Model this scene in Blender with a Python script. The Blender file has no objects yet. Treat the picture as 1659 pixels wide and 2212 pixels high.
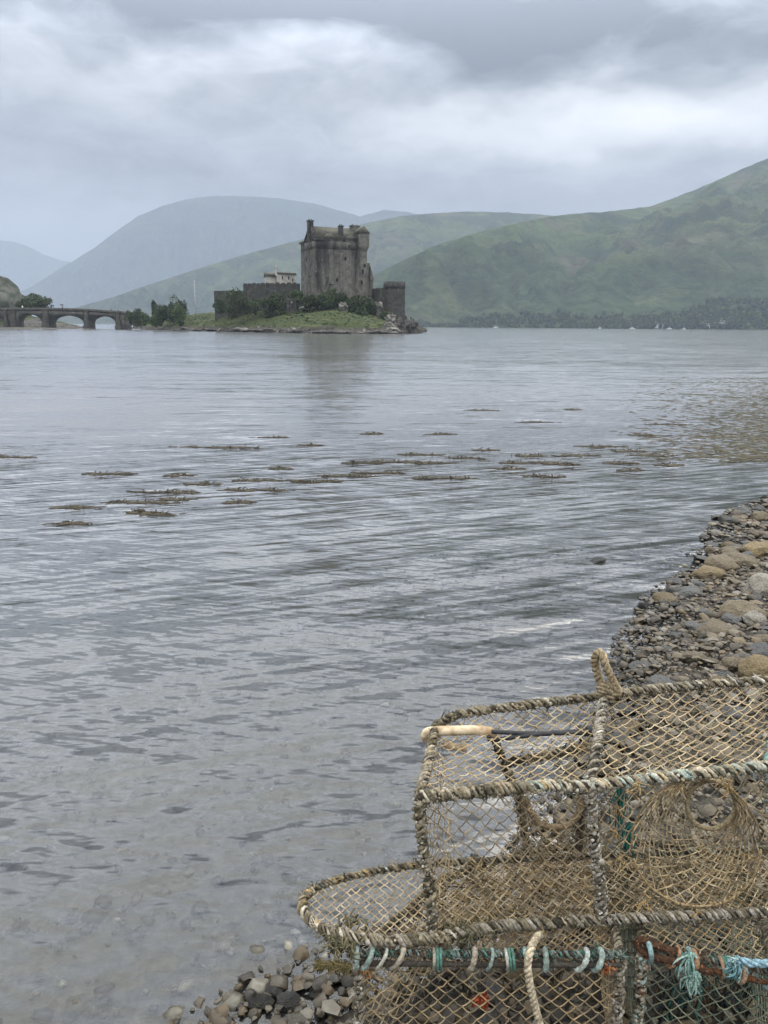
import bpy, bmesh, math, random
import numpy as np
from mathutils import Vector, noise as mn
random.seed(7); RNG = np.random.default_rng(7)
S = bpy.context.scene; COL = S.collection
PI = math.pi; R_ = math.radians

# ------------------------------------------------------------------ camera
H = 1.8; FPX = 1661.0; CU, CV = 829.5, 1106.0
PITCH = math.atan((CV-703.2)/FPX); ROLL = R_(0.43)
Fv = Vector((0, math.cos(PITCH), -math.sin(PITCH))); U0 = Vector((0, math.sin(PITCH), math.cos(PITCH))); X0 = Vector((1, 0, 0))
Rv = X0*math.cos(ROLL)+U0*math.sin(ROLL); Uv = U0*math.cos(ROLL)-X0*math.sin(ROLL)
EYE = Vector((0, 0, H))
def ray(u, v): return Fv+Rv*((u-CU)/FPX)+Uv*((CV-v)/FPX)
def P(u, v, Y):
    d = ray(u, v); return EYE+d*(Y/d.y)
def G(u, v, z=0.0):
    d = ray(u, v); return EYE+d*((z-H)/d.z)
def hz(u): return 697.0+0.00750*u
def XY(u, Y):
    p = P(u, hz(u), Y); return (p.x, p.y)
cam = bpy.data.cameras.new("camera"); co = bpy.data.objects.new("camera", cam); COL.objects.link(co)
from mathutils import Matrix
co.matrix_world = Matrix(((Rv.x, Uv.x, -Fv.x, 0), (Rv.y, Uv.y, -Fv.y, 0), (Rv.z, Uv.z, -Fv.z, H), (0, 0, 0, 1)))
cam.sensor_fit = 'HORIZONTAL'; cam.sensor_width = 36; cam.lens = 36*FPX/1659
cam.clip_start = 0.05; cam.clip_end = 30000
S.camera = co

# ------------------------------------------------------------------ mesh builder
class MB:
    def __init__(s): s.v = []; s.q = []; s.t = []; s.n = 0; s.c = []; s.pol = []
    def add(s, v, q=None, t=None, col=None):
        v = np.asarray(v, float).reshape(-1, 3)
        if q is not None and len(q): s.q.append(np.asarray(q, int)+s.n)
        if t is not None and len(t): s.t.append(np.asarray(t, int)+s.n)
        s.v.append(v); s.n += len(v)
        c = np.ones((len(v), 4)); 
        if col is not None: c[:, :3] = col
        s.c.append(c)
    def poly(s, pts):
        s.pol.append(list(range(s.n, s.n+len(pts)))); s.v.append(np.asarray(pts, float)); s.n += len(pts); s.c.append(np.ones((len(pts), 4)))
    def build(s, name, mat, parent=None, smooth=False, merge=False, sharp=0):
        me = bpy.data.meshes.new(name)
        V = np.concatenate(s.v); C = np.concatenate(s.c)
        loops = []; sizes = []
        if s.q: q = np.concatenate(s.q); loops.append(q.ravel()); sizes.append(np.full(len(q), 4))
        if s.t: t = np.concatenate(s.t); loops.append(t.ravel()); sizes.append(np.full(len(t), 3))
        for p in s.pol: loops.append(np.array(p)); sizes.append(np.array([len(p)]))
        L = np.concatenate(loops); Z = np.concatenate(sizes); st = np.concatenate(([0], np.cumsum(Z)[:-1]))
        me.vertices.add(len(V)); me.vertices.foreach_set('co', V.ravel())
        me.loops.add(len(L)); me.loops.foreach_set('vertex_index', L.astype(np.int32))
        me.polygons.add(len(Z)); me.polygons.foreach_set('loop_start', st.astype(np.int32)); me.polygons.foreach_set('loop_total', Z.astype(np.int32))
        me.update(calc_edges=True)
        a = me.attributes.new('Col', 'FLOAT_COLOR', 'POINT'); a.data.foreach_set('color', C.astype(np.float32).ravel())
        if merge:
            bm = bmesh.new(); bm.from_mesh(me); bmesh.ops.remove_doubles(bm, verts=bm.verts, dist=1e-4)
            bmesh.ops.recalc_face_normals(bm, faces=bm.faces); bm.to_mesh(me); bm.free()
        if smooth: me.polygons.foreach_set('use_smooth', np.ones(len(me.polygons), bool))
        me.validate()
        if sharp: me.set_sharp_from_angle(angle=sharp)
        o = bpy.data.objects.new(name, me); COL.objects.link(o)
        if mat: me.materials.append(mat)
        if parent: o.parent = parent; o.matrix_parent_inverse = Matrix.Translation(-parent.location) if parent.type == 'EMPTY' else o.matrix_parent_inverse
        return o
def tag(o, label, cat, group=None, kind=None):
    if label: o['label'] = label
    if cat: o['category'] = cat
    if group: o['group'] = group
    if kind: o['kind'] = kind
    return o
def struct(o, kind='structure'): o['kind'] = kind; return o
def empty(name, loc, label, cat, group=None):
    o = bpy.data.objects.new(name, None); o.location = loc; o.empty_display_size = .1; COL.objects.link(o)
    return tag(o, label, cat, group)

def frames(p):
    p = np.asarray(p, float); t = np.gradient(p, axis=0); t /= np.linalg.norm(t, axis=1)[:, None]+1e-12
    n = np.zeros_like(p); a = np.array([0, 0, 1.0]) if abs(t[0, 2]) < .9 else np.array([1.0, 0, 0])
    n0 = np.cross(t[0], a); n0 /= np.linalg.norm(n0); n[0] = n0
    for i in range(1, len(p)):
        w = n[i-1]-t[i]*np.dot(n[i-1], t[i]); n[i] = w/(np.linalg.norm(w)+1e-12)
    return t, n, np.cross(t, n)
def resample(p, step):
    p = np.asarray(p, float); d = np.concatenate(([0], np.cumsum(np.linalg.norm(np.diff(p, axis=0), axis=1))))
    k = max(2, int(d[-1]/step)+1); s = np.linspace(0, d[-1], k)
    return np.stack([np.interp(s, d, p[:, i]) for i in range(3)], 1), s
def smooth_path(pts, n=8):
    pts = [np.asarray(p, float) for p in pts]; out = []
    for i in range(len(pts)-1):
        p0 = pts[max(i-1, 0)]; p1 = pts[i]; p2 = pts[i+1]; p3 = pts[min(i+2, len(pts)-1)]
        for k in range(n):
            t = k/n; out.append(.5*((2*p1)+(-p0+p2)*t+(2*p0-5*p1+4*p2-p3)*t*t+(-p0+3*p1-3*p2+p3)*t**3))
    out.append(pts[-1]); return np.array(out)
def tube(mb, p, r, sides=6, col=None, caps=True):
    p = np.asarray(p, float); n = len(p); t, a, b = frames(p)
    r = np.broadcast_to(np.asarray(r, float), (n,)); th = np.arange(sides)*2*PI/sides
    v = p[:, None]+(a[:, None]*np.cos(th)[None, :, None]+b[:, None]*np.sin(th)[None, :, None])*r[:, None, None]
    i = np.arange(n-1)[:, None]*sides; j = np.arange(sides)[None]; k = (j+1) % sides
    q = np.stack([i+j, i+k, i+sides+k, i+sides+j], -1).reshape(-1, 4)
    vv = v.reshape(-1, 3); tt = None
    if caps:
        vv = np.concatenate([vv, p[:1], p[-1:]]); c0, c1 = n*sides, n*sides+1; jj = np.arange(sides); kk = (jj+1) % sides
        tt = np.concatenate([np.stack([jj*0+c0, kk, jj], 1), np.stack([jj*0+c1, (n-1)*sides+jj, (n-1)*sides+kk], 1)])
    if col is not None and np.ndim(col) == 2:
        col = np.repeat(np.asarray(col), sides, 0)
        if caps: col = np.concatenate([col, col[:1], col[-1:]])
    mb.add(vv, q, tt, col)
def prism(mb, poly, z0, z1, inset=0):
    n = len(poly); c = np.mean(np.array(poly), 0)
    top = [tuple(np.array(p)+(c-np.array(p))*inset) for p in poly]
    v = [(x, y, z0) for x, y in poly]+[(x, y, z1) for x, y in top]
    q = [(i, (i+1) % n, n+(i+1) % n, n+i) for i in range(n)]
    mb.add(v, q); mb.poly([(x, y, z1) for x, y in top]); mb.poly([(x, y, z0) for x, y in poly[::-1]])
def ring(mb, o, i, z0, z1):
    n = len(o); v = [(x, y, z0) for x, y in o]+[(x, y, z1) for x, y in o]+[(x, y, z0) for x, y in i]+[(x, y, z1) for x, y in i]
    q = []
    for k in range(n):
        m = (k+1) % n
        q += [(k, m, n+m, n+k), (n+k, n+m, 3*n+m, 3*n+k), (3*n+k, 3*n+m, 2*n+m, 2*n+k), (2*n+k, 2*n+m, m, k)]
    mb.add(v, q)
def gable(mb, a, b, c, d, z0, z1, over=0.0):
    # ridge parallel to a-b ; a,b front eave, c,d back eave (c opposite b)
    a, b, c, d = [np.array(p, float) for p in (a, b, c, d)]
    m0 = (a+d)/2; m1 = (b+c)/2
    v = [(*a, z0), (*b, z0), (*c, z0), (*d, z0), (*m0, z1), (*m1, z1)]
    mb.add(v, [(0, 1, 5, 4), (2, 3, 4, 5), (3, 2, 1, 0)], [(1, 2, 5), (3, 0, 4)])
def box(mb, x0, x1, y0, y1, z0, z1): prism(mb, [(x0, y0), (x1, y0), (x1, y1), (x0, y1)], z0, z1)
_ico = {}
def ico(sub):
    if sub not in _ico:
        bm = bmesh.new(); bmesh.ops.create_icosphere(bm, subdivisions=sub, radius=1)
        _ico[sub] = (np.array([v.co[:] for v in bm.verts]), np.array([[v.index for v in f.verts] for f in bm.faces])); bm.free()
    return _ico[sub]
def fbm(v, o=4): return mn.fractal(Vector(v), 1.0, 2.0, o)
def rock_verts(sub, seed, flat=.6, ang=.35, rough=.25):
    v, t = ico(sub); r = random.Random(seed); v = v.copy()
    for _ in range(r.randint(5, 9)):      # plane cuts give facets
        n = np.array([r.gauss(0, 1), r.gauss(0, 1), r.gauss(0, 1)]); n /= np.linalg.norm(n); d = 1-ang*r.uniform(.3, 1.2)
        s = v@n; k = s > d; v[k] -= np.outer((s[k]-d)*.9, n)
    off = r.uniform(0, 100)
    disp = np.array([fbm((p[0]*1.3+off, p[1]*1.3, p[2]*1.3), 3) for p in v])
    v *= (1+rough*disp)[:, None]; v *= np.array([1, r.uniform(.65, .95), flat])
    return v, t

# ------------------------------------------------------------------ materials
class NT:
    def __init__(s, tree): s.t = tree; s.t.nodes.clear()
    def new(s, typ, props=None, **ins):
        n = s.t.nodes.new(typ)
        for k, val in (props or {}).items(): setattr(n, k, val)
        for k, val in ins.items(): s.set(n, k.replace('_', ' '), val)
        return n
    def set(s, n, key, val):
        sk = n.inputs[key]
        if isinstance(val, bpy.types.NodeSocket): s.t.links.new(val, sk)
        elif isinstance(val, bpy.types.Node): s.t.links.new(val.outputs[0], sk)
        else:
            if sk.type == 'RGBA' and len(val) == 3: val = (*val, 1)
            sk.default_value = val
    def m(s, op, a, b=0.0, c=0.0, clamp=False):
        n = s.t.nodes.new('ShaderNodeMath'); n.operation = op; n.use_clamp = clamp
        for i, x in enumerate((a, b, c)):
            if isinstance(x, bpy.types.NodeSocket): s.t.links.new(x, n.inputs[i])
            else: n.inputs[i].default_value = x
        return n.outputs[0]
    def mix(s, f, a, b, typ='MIX'):
        n = s.t.nodes.new('ShaderNodeMix'); n.data_type = 'RGBA'; n.blend_type = typ
        for k, x in ((0, f), (6, a), (7, b)):
            if isinstance(x, bpy.types.NodeSocket): s.t.links.new(x, n.inputs[k])
            elif k == 0: n.inputs[0].default_value = x
            else: n.inputs[k].default_value = (*x, 1)
        return n.outputs[2]
    def coord(s, which='Object'): return s.new('ShaderNodeTexCoord').outputs[which]
    def mapping(s, vec, scale=(1, 1, 1), rot=(0, 0, 0), loc=(0, 0, 0)):
        n = s.new('ShaderNodeMapping'); s.set(n, 'Vector', vec); n.inputs['Scale'].default_value = scale; n.inputs['Rotation'].default_value = rot; n.inputs['Location'].default_value = loc
        return n.outputs[0]
    def noise(s, vec, scale, detail=4, rough=.55, dist=0, out=0):
        n = s.new('ShaderNodeTexNoise'); s.set(n, 'Vector', vec); n.inputs['Scale'].default_value = scale; n.inputs['Detail'].default_value = detail
        n.inputs['Roughness'].default_value = rough; n.inputs['Distortion'].default_value = dist
        return n.outputs[out]
    def rng(s, x, a, b, c=0.0, d=1.0):
        n = s.new('ShaderNodeMapRange'); n.interpolation_type = 'SMOOTHSTEP'; s.set(n, 'Value', x)
        for k, val in (('From Min', a), ('From Max', b), ('To Min', c), ('To Max', d)): n.inputs[k].default_value = val
        return n.outputs[0]
    def ramp(s, x, stops):
        n = s.new('ShaderNodeValToRGB'); s.set(n, 'Fac', x); e = n.color_ramp.elements
        while len(e) < len(stops): e.new(.5)
        for el, (p, c) in zip(e, stops): el.position = p; el.color = (*c, 1)
        return n.outputs[0]
    def bump(s, h, dist, strength=1.0):
        n = s.new('ShaderNodeBump'); s.set(n, 'Height', h); n.inputs['Distance'].default_value = dist; n.inputs['Strength'].default_value = strength
        return n.outputs[0]
    def out_surf(s, sh): s.t.links.new(sh, s.new('ShaderNodeOutputMaterial').inputs['Surface'])
    def principled(s, col, rough=.8, normal=None, spec=.3, **k):
        n = s.new('ShaderNodeBsdfPrincipled'); s.set(n, 'Base Color', col); s.set(n, 'Roughness', rough); n.inputs['Specular IOR Level'].default_value = spec
        if normal is not None: s.set(n, 'Normal', normal)
        for a, b in k.items(): s.set(n, a.replace('_', ' '), b)
        s.out_surf(n.outputs[0]); return n
def mat(name):
    m = bpy.data.materials.new(name); m.use_nodes = True; return m, NT(m.node_tree)

def m_simple(name, c1, c2, scale=8, rough=.8, bump=0.0, spec=.3, detail=5):
    m, n = mat(name); co_ = n.coord(); f = n.noise(co_, scale, detail)
    c = n.mix(n.rng(f, .35, .65), c1, c2)
    n.principled(c, rough, n.bump(f, bump) if bump else None, spec); return m
def m_attr(name, mul=1.0, tint=(1, 1, 1), rough=.85, var=.5, scale=60, bump=.002, spec=.2):
    m, n = mat(name); a = n.new('ShaderNodeAttribute', {'attribute_name': 'Col'}).outputs['Color']
    f = n.noise(n.coord(), scale, 5, .6); c = n.mix(n.rng(f, .35, .62), a, (mul*.46, mul*.42, mul*.35), 'MULTIPLY'); a = n.mix(1.0, a, tint, 'MULTIPLY')
    c = n.mix(var, a, c); n.principled(c, rough, n.bump(f, bump), spec); return m
def m_stone_rand(name, stops, scale=14, bump=.01, rough=.75, island=True, spec=.25):
    m, n = mat(name)
    r = n.new('ShaderNodeNewGeometry').outputs['Random Per Island'] if island else n.new('ShaderNodeObjectInfo').outputs['Random']
    f = n.noise(n.coord(), scale, 6, .6); f2 = n.noise(n.coord(), scale*.3, 3)
    c = n.ramp(r, stops); c = n.mix(n.rng(f, .3, .75), n.mix(.55, c, (.35, .33, .3), 'MULTIPLY'), c)
    c = n.mix(n.rng(f2, .55, .7, 0, .35), c, (.12, .10, .05))
    wet = n.rng(n.m('ADD', n.new('ShaderNodeSeparateXYZ', Vector=n.new('ShaderNodeNewGeometry').outputs['Position']).outputs[2], n.m('MULTIPLY', n.m('SUBTRACT', f2, .5), .06)), .015, .055, 1, 0)
    c = n.mix(wet, c, n.mix(1.0, c, (.56, .55, .52), 'MULTIPLY')); n.principled(c, n.m('SUBTRACT', n.rng(f2, .3, .7, rough-.2, rough+.1), n.m('MULTIPLY', wet, .38)), n.bump(f, bump), spec); return m

M = {}
M['pebble'] = m_stone_rand('pebble_stone', [(0, (.042, .038, .032)), (.3, (.078, .067, .053)), (.5, (.115, .095, .07)), (.66, (.14, .105, .062)), (.84, (.145, .125, .098)), (.97, (.17, .152, .125)), (1, (.24, .22, .185))], 40, .004)
M['bedpebble'] = m_stone_rand('seabed_pebble_stone', [(0, (.018, .017, .015)), (.35, (.06, .057, .049)), (.65, (.14, .13, .105)), (.85, (.26, .245, .205)), (.95, (.45, .43, .37)), (1, (.7, .66, .58))], 40, .003)
def m_cobble(name, c1, c2, c3, mossy=.3):
    m, n = mat(name); co_ = n.coord(); r = n.new('ShaderNodeObjectInfo').outputs['Random']
    f = n.noise(co_, 9, 7, .62); g = n.noise(co_, 2.5, 3); k = n.noise(co_, 45, 3)
    c = n.mix(r, c1, c2); c = n.mix(n.rng(f, .35, .7), c, c3); c = n.mix(n.rng(g, .5, .68, 0, mossy), c, (.10, .085, .035))
    c = n.mix(n.rng(k, .6, .72, 0, .4), c, (.4, .38, .34))
    wet = n.rng(n.m('ADD', n.new('ShaderNodeSeparateXYZ', Vector=n.new('ShaderNodeNewGeometry').outputs['Position']).outputs[2], n.m('MULTIPLY', n.m('SUBTRACT', g, .5), .08)), .02, .08, 1, 0)
    c = n.mix(wet, c, n.mix(1.0, c, (.56, .55, .52), 'MULTIPLY')); n.principled(c, n.m('SUBTRACT', .74, n.m('MULTIPLY', wet, .42)), n.bump(f, .02), .3); return m
M['cob_grey'] = m_cobble('grey_slate', (.085, .086, .084), (.14, .138, .13), (.06, .06, .06), .15)
M['cob_brown'] = m_cobble('brown_sandstone', (.165, .128, .08), (.13, .105, .07), (.085, .07, .05))
M['cob_pale'] = m_cobble('pale_quartzite', (.29, .265, .22), (.24, .22, .185), (.16, .145, .12), .25)
M['cob_ochre'] = m_cobble('ochre_sandstone', (.20, .145, .07), (.165, .12, .062), (.10, .078, .045))
M['cob_wet'] = m_cobble('wet_dark_rock', (.035, .035, .035), (.05, .048, .042), (.02, .02, .02), .3)
M['net'] = m_attr('twine', rough=.9, var=.45, scale=120, bump=.0008)
M['wrap'] = m_attr('weathered_rope', tint=(.86, .80, .70), rough=.95, var=.75, scale=170, bump=.004)
M['steel'] = m_simple('rusty_steel', (.02, .018, .016), (.09, .045, .02), 40, .8, .002)
M['black'] = m_simple('black_rubber', (.012, .012, .013), (.025, .025, .027), 60, .6, .001)
M['handle'] = m_simple('worn_wood', (.26, .175, .095), (.50, .41, .28), 30, .8, .006)
M['weed'] = m_attr('wet_weed', rough=.6, var=.6, scale=30, bump=.003, spec=.35)
def m_foliage(name, a, b, c):
    m, n = mat(name); r = n.new('ShaderNodeNewGeometry').outputs['Random Per Island']; f = n.noise(n.coord(), .45, 3)
    col = n.mix(n.rng(f, .35, .65), n.mix(r, a, b), n.mix(r, b, c))
    n.principled(col, .7, None, .2); return m
M['leaf'] = m_foliage('dark_foliage', (.02, .03, .011), (.03, .048, .017), (.055, .078, .026))
M['leaf2'] = m_foliage('bright_foliage', (.034, .055, .017), (.052, .08, .024), (.075, .11, .034))
M['bark'] = m_simple('bark', (.05, .042, .034), (.10, .085, .065), 6, .9, .03)
def m_castle(name, base=(.21, .19, .16), dark=.5, pale=.4, bands=()):
    m, n = mat(name); co_ = n.coord()
    f = n.noise(co_, .9, 8, .65); st = n.noise(n.mapping(co_, (1, 1, .22)), .42, 7, .68, .8); k = n.noise(co_, .35, 4)
    sx_ = n.new('ShaderNodeSeparateXYZ', Vector=co_).outputs
    b = n.new('ShaderNodeTexBrick', {}, Vector=n.new('ShaderNodeCombineXYZ', X=n.m('ADD', n.m('MULTIPLY', sx_[0], math.cos(R_(24.7))-math.sin(R_(24.7))), n.m('MULTIPLY', sx_[1], math.sin(R_(24.7))+math.cos(R_(24.7)))), Y=n.m('ADD', sx_[2], n.m('MULTIPLY', k, .6)), Z=0.0), Scale=1.0)
    b.inputs['Brick Width'].default_value = .8; b.inputs['Row Height'].default_value = .32; b.inputs['Mortar Size'].default_value = .03
    b.inputs['Color1'].default_value = (.8, .8, .8, 1); b.inputs['Color2'].default_value = (1.1, 1.08, 1.05, 1); b.inputs['Mortar'].default_value = (.75, .74, .7, 1)
    c = n.mix(n.rng(f, .3, .7), tuple(x*.7 for x in base), tuple(x*1.25 for x in base))
    c = n.mix(.8, c, b.outputs[0], 'MULTIPLY')
    c = n.mix(n.rng(st, .50, .68, 0, dark), c, (.03, .028, .025))
    if bands:
        kx, ky = XY(683, 205); sp_ = n.new('ShaderNodeSeparateXYZ', Vector=co_).outputs
        a_ = n.m('ADD', n.m('MULTIPLY', n.m('SUBTRACT', sp_[0], kx), math.cos(R_(24.7))), n.m('MULTIPLY', n.m('SUBTRACT', sp_[1], ky), math.sin(R_(24.7))))
        a_ = n.m('ADD', a_, n.m('MULTIPLY', n.m('SUBTRACT', n.noise(co_, .5, 5, .6), .5), 2.2)); tot = 0.0
        for ac, w_, z0, z1, am in bands:
            q = n.m('DIVIDE', n.m('SUBTRACT', a_, ac), w_); g = n.m('POWER', 2.718, n.m('MULTIPLY', n.m('MULTIPLY', q, q), -1.0)); tot = n.m('ADD', tot, n.m('MULTIPLY', n.m('MULTIPLY', g, n.rng(sp_[2], z0, z1)), am))
        tot = n.m('MULTIPLY', tot, n.rng(st, .36, .56, .3, 1.1), 0, True); c = n.mix(tot, c, (.022, .021, .019))
    c = n.mix(n.rng(n.noise(co_, 1.3, 6, .7), .60, .68, 0, pale), c, (.40, .38, .34))
    c = n.mix(n.rng(k, .55, .7, 0, .35), c, (.10, .105, .05))
    n.principled(c, .9, n.bump(f, .12), .15); return m
M['keep'] = m_castle('keep_stone', (.135, .126, .108), .92, .42, ((.6, .8, 8, 14, .9), (2.6, 1.2, 13, 19, .9), (5.8, .8, 15, 20, .8), (9.0, 1.6, 17, 22, .7), (11.3, .9, 13, 19, .85), (3.0, 3.5, 19, 23, .5)))
M['wall'] = m_castle('dark_wall_stone', (.05, .048, .043), .8, .3)
M['tower'] = m_castle('tower_stone', (.058, .056, .05), .7, .6)
M['bridge'] = m_castle('bridge_stone', (.07, .066, .059), .6, .35)
M['slate'] = m_simple('mossy_slate', (.035, .034, .03), (.065, .06, .036), 1.2, .8, .05)
M['harl'] = m_simple('cream_harling', (.44, .42, .36), (.34, .32, .27), 1.5, .9, .02)
M['white'] = m_simple('white_paint', (.32, .32, .32), (.42, .42, .42), 3, .6)
M['glass'] = m_simple('dark_glass', (.008, .009, .01), (.015, .016, .018), 3, .2)
def m_island():
    m, n = mat('island_turf'); co_ = n.coord(); sep = n.new('ShaderNodeSeparateXYZ', Vector=co_)
    f = n.noise(co_, .25, 8, .65); g = n.noise(co_, 1.6, 6, .65); k = n.noise(n.mapping(co_, (.25, .5, 3)), .5, 5)
    gr = n.mix(n.rng(f, .35, .65), (.020, .029, .008), (.034, .043, .013)); gr = n.mix(n.rng(g, .4, .7, 0, .6), gr, (.045, .065, .02)); gr = n.mix(n.rng(k, .55, .7, 0, .5), gr, (.14, .12, .055))
    rk = n.mix(n.rng(g, .35, .65), (.018, .016, .013), (.06, .054, .044)); rk = n.mix(n.rng(n.noise(co_, .9, 5), .60, .68, 0, .6), rk, (.27, .26, .24))
    zz = n.m('ADD', sep.outputs[2], n.m('MULTIPLY', n.m('SUBTRACT', f, .5), 2.6))
    n.principled(n.mix(n.rng(zz, .9, 1.5), rk, gr), .9, n.bump(g, .25), .15); return m
M['island'] = m_island()
M['crag'] = m_simple('shore_crag', (.018, .016, .014), (.085, .078, .066), 1.3, .9, .15, detail=7)
M['palecrag'] = m_simple('pale_crag', (.05, .046, .04), (.19, .178, .155), 1.6, .9, .1, detail=7)
def m_hill(name, seed, green=1.0):
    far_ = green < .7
    m, n = mat(name); co_ = n.mapping(n.coord(), (1, 1, 1.6), (0, 0, 0), (seed*371, seed*97, 0))
    f = n.noise(co_, .0022, 8, .62, .6); g = n.noise(co_, .011, 7, .65, .4); k = n.noise(co_, .0045, 6, .6, 1.0); sep = n.new('ShaderNodeSeparateXYZ', Vector=n.coord())
    c = n.mix(n.rng(f, .38, .62), (.060*green, .100, .030), (.094, .108, .048))
    c = n.mix(n.rng(g, .44, .60, 0, .95), c, (.022, .042, .018))
    c = n.mix(n.rng(k, .56, .66, 0, .75), c, (.105, .085, .06))
    c = n.mix(n.rng(n.noise(co_, .006, 5, .55, .8), .60, .68, 0, .35), c, (.17, .18, .10))
    c = n.mix(n.rng(n.noise(co_, .0055, 7, .68, .3), .53, .58, 0, .8), c, (.022, .04, .022)); c = n.mix(n.rng(n.noise(co_, .03, 6, .7), .40, .62, 0, .55), c, (.03, .045, .02))
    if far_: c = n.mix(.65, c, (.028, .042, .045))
    # forest belt on the lower slope
    fo = n.m('MULTIPLY', n.rng(sep.outputs[2], 40, 190, 1, 0), n.rng(n.noise(co_, .004, 6, .6, .5), .36, .52))
    c = n.mix(fo, c, n.mix(n.rng(n.noise(co_, .05, 4), .3, .7), (.016, .03, .016), (.045, .07, .03)))
    h = n.noise(co_, .03, 6, .7)
    n.principled(c, .95, n.bump(h, 24), .05); return m

# ------------------------------------------------------------------ world: overcast sky
W = bpy.data.worlds.new("World"); S.world = W; W.use_nodes = True
SUN_EL, SUN_AZ = R_(50), R_(40)
def build_world():
    n = NT(W.node_tree); d = n.coord('Generated'); sep = n.new('ShaderNodeSeparateXYZ', Vector=d); x, y, z = sep.outputs
    az = n.m('ARCTAN2', x, y); el = n.m('ARCSINE', z)
    vec = n.new('ShaderNodeCombineXYZ', X=az, Y=el, Z=0.0).outputs[0]
    sv = n.mapping(vec, (2.2, 5.0, 1))
    w = n.new('ShaderNodeSeparateColor', Color=n.noise(sv, 1.6, 4, .55, 0, 1))
    # warped coordinates
    azw = n.m('ADD', az, n.m('MULTIPLY', n.m('SUBTRACT', w.outputs[0], .5), .30))
    elw = n.m('ADD', el, n.m('MULTIPLY', n.m('SUBTRACT', w.outputs[1], .5), .16))
    L = n.rng(el, R_(3), R_(14), .33, .40)
    def blob(u, v, su, sv_, amp):
        nonlocal L
        dd = ray(u, v).normalized(); a0 = math.atan2(dd.x, dd.y); e0 = math.asin(dd.z)
        p = n.m('DIVIDE', n.m('SUBTRACT', azw, a0), su/FPX); q = n.m('DIVIDE', n.m('SUBTRACT', elw, e0), sv_/FPX)
        g = n.m('POWER', 2.71828, n.m('MULTIPLY', n.m('ADD', n.m('MULTIPLY', p, p), n.m('MULTIPLY', q, q)), -1.0))
        L = n.m('ADD', L, n.m('MULTIPLY', g, amp))
    blob(1330, 255, 400, 70, 0.606); blob(1600, 210, 240, 75, 0.385); blob(1000, 260, 260, 45, 0.221)
    blob(300, 150, 300, 70, 0.258); blob(60, 150, 240, 70, 0.122); blob(760, 130, 260, 45, 0.099)
    blob(1330, 60, 520, 90, -0.334); blob(560, -10, 700, 75, -0.432); blob(520, 225, 560, 34, -0.062); blob(1000, 95, 140, 40, -0.074)
    blob(200, 330, 500, 60, 0.025); blob(1150, 400, 420, 40, 0.037); blob(500, 420, 260, 40, -0.037); blob(60, 470, 200, 40, 0.099); blob(300, 400, 500, 45, -0.074)
    f1 = n.noise(n.mapping(n.new('ShaderNodeCombineXYZ', X=azw, Y=elw, Z=0.0).outputs[0], (4, 9, 1)), 1.5, 8, .58, .3)
    f2 = n.noise(n.mapping(vec, (3, 7, 1), (0, 0, .1)), 4.5, 7, .6, .6)
    hi = n.rng(el, R_(2), R_(11))
    L = n.m('ADD', L, n.m('MULTIPLY', n.m('SUBTRACT', f1, .5), n.m('MULTIPLY', hi, .62)))
    L = n.m('ADD', L, n.m('MULTIPLY', n.m('SUBTRACT', f2, .5), n.m('MULTIPLY', hi, .5)))
    L = n.m('DIVIDE', L, 1.8)
    col = n.ramp(L, [(0, (.11, .12, .14)), (.14, (.235, .256, .29)), (.25, (.375, .40, .443)), (.36, (.54, .565, .602)), (.5, (.76, .785, .815)), (.75, (1.02, 1.04, 1.07)), (1, (1.2, 1.2, 1.2))])
    # overcast sky brighter overhead, boosted above the frame to light shore and water
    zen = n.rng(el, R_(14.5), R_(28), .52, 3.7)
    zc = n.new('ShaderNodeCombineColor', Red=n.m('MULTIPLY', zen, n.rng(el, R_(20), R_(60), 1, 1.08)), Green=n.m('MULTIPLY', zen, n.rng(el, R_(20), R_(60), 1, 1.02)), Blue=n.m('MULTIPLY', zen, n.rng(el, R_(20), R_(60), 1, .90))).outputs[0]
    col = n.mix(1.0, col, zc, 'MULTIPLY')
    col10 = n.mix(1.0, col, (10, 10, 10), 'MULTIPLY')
    sky = n.new('ShaderNodeTexSky', {'sky_type': 'NISHITA', 'sun_disc': False, 'sun_elevation': SUN_EL, 'sun_rotation': SUN_AZ})
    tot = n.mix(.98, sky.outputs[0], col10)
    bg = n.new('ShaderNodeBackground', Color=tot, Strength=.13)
    n.t.links.new(bg.outputs[0], n.new('ShaderNodeOutputWorld').inputs['Surface'])
build_world()
sl = bpy.data.lights.new('sun', 'SUN'); so = bpy.data.objects.new('sun', sl); COL.objects.link(so)
sl.energy = 1.0; sl.angle = R_(40); sl.color = (1, .95, .87)
sd = Vector((math.sin(SUN_AZ)*math.cos(SUN_EL), math.cos(SUN_AZ)*math.cos(SUN_EL), math.sin(SUN_EL)))
so.rotation_euler = (-sd).to_track_quat('-Z', 'Y').to_euler()

# haze
HZ = MB(); box(HZ, -6200, 6200, -60, 7900, -9, 880)
m, n = mat('haze_air'); pv = n.new('ShaderNodeVolumePrincipled'); pv.inputs['Density'].default_value = .00019; pv.inputs['Color'].default_value = (.43, .485, .58, 1); pv.inputs['Anisotropy'].default_value = 0.0
n.t.links.new(pv.outputs[0], n.new('ShaderNodeOutputMaterial').inputs['Volume'])
o = HZ.build('haze', m); o['kind'] = 'stuff'

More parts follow.
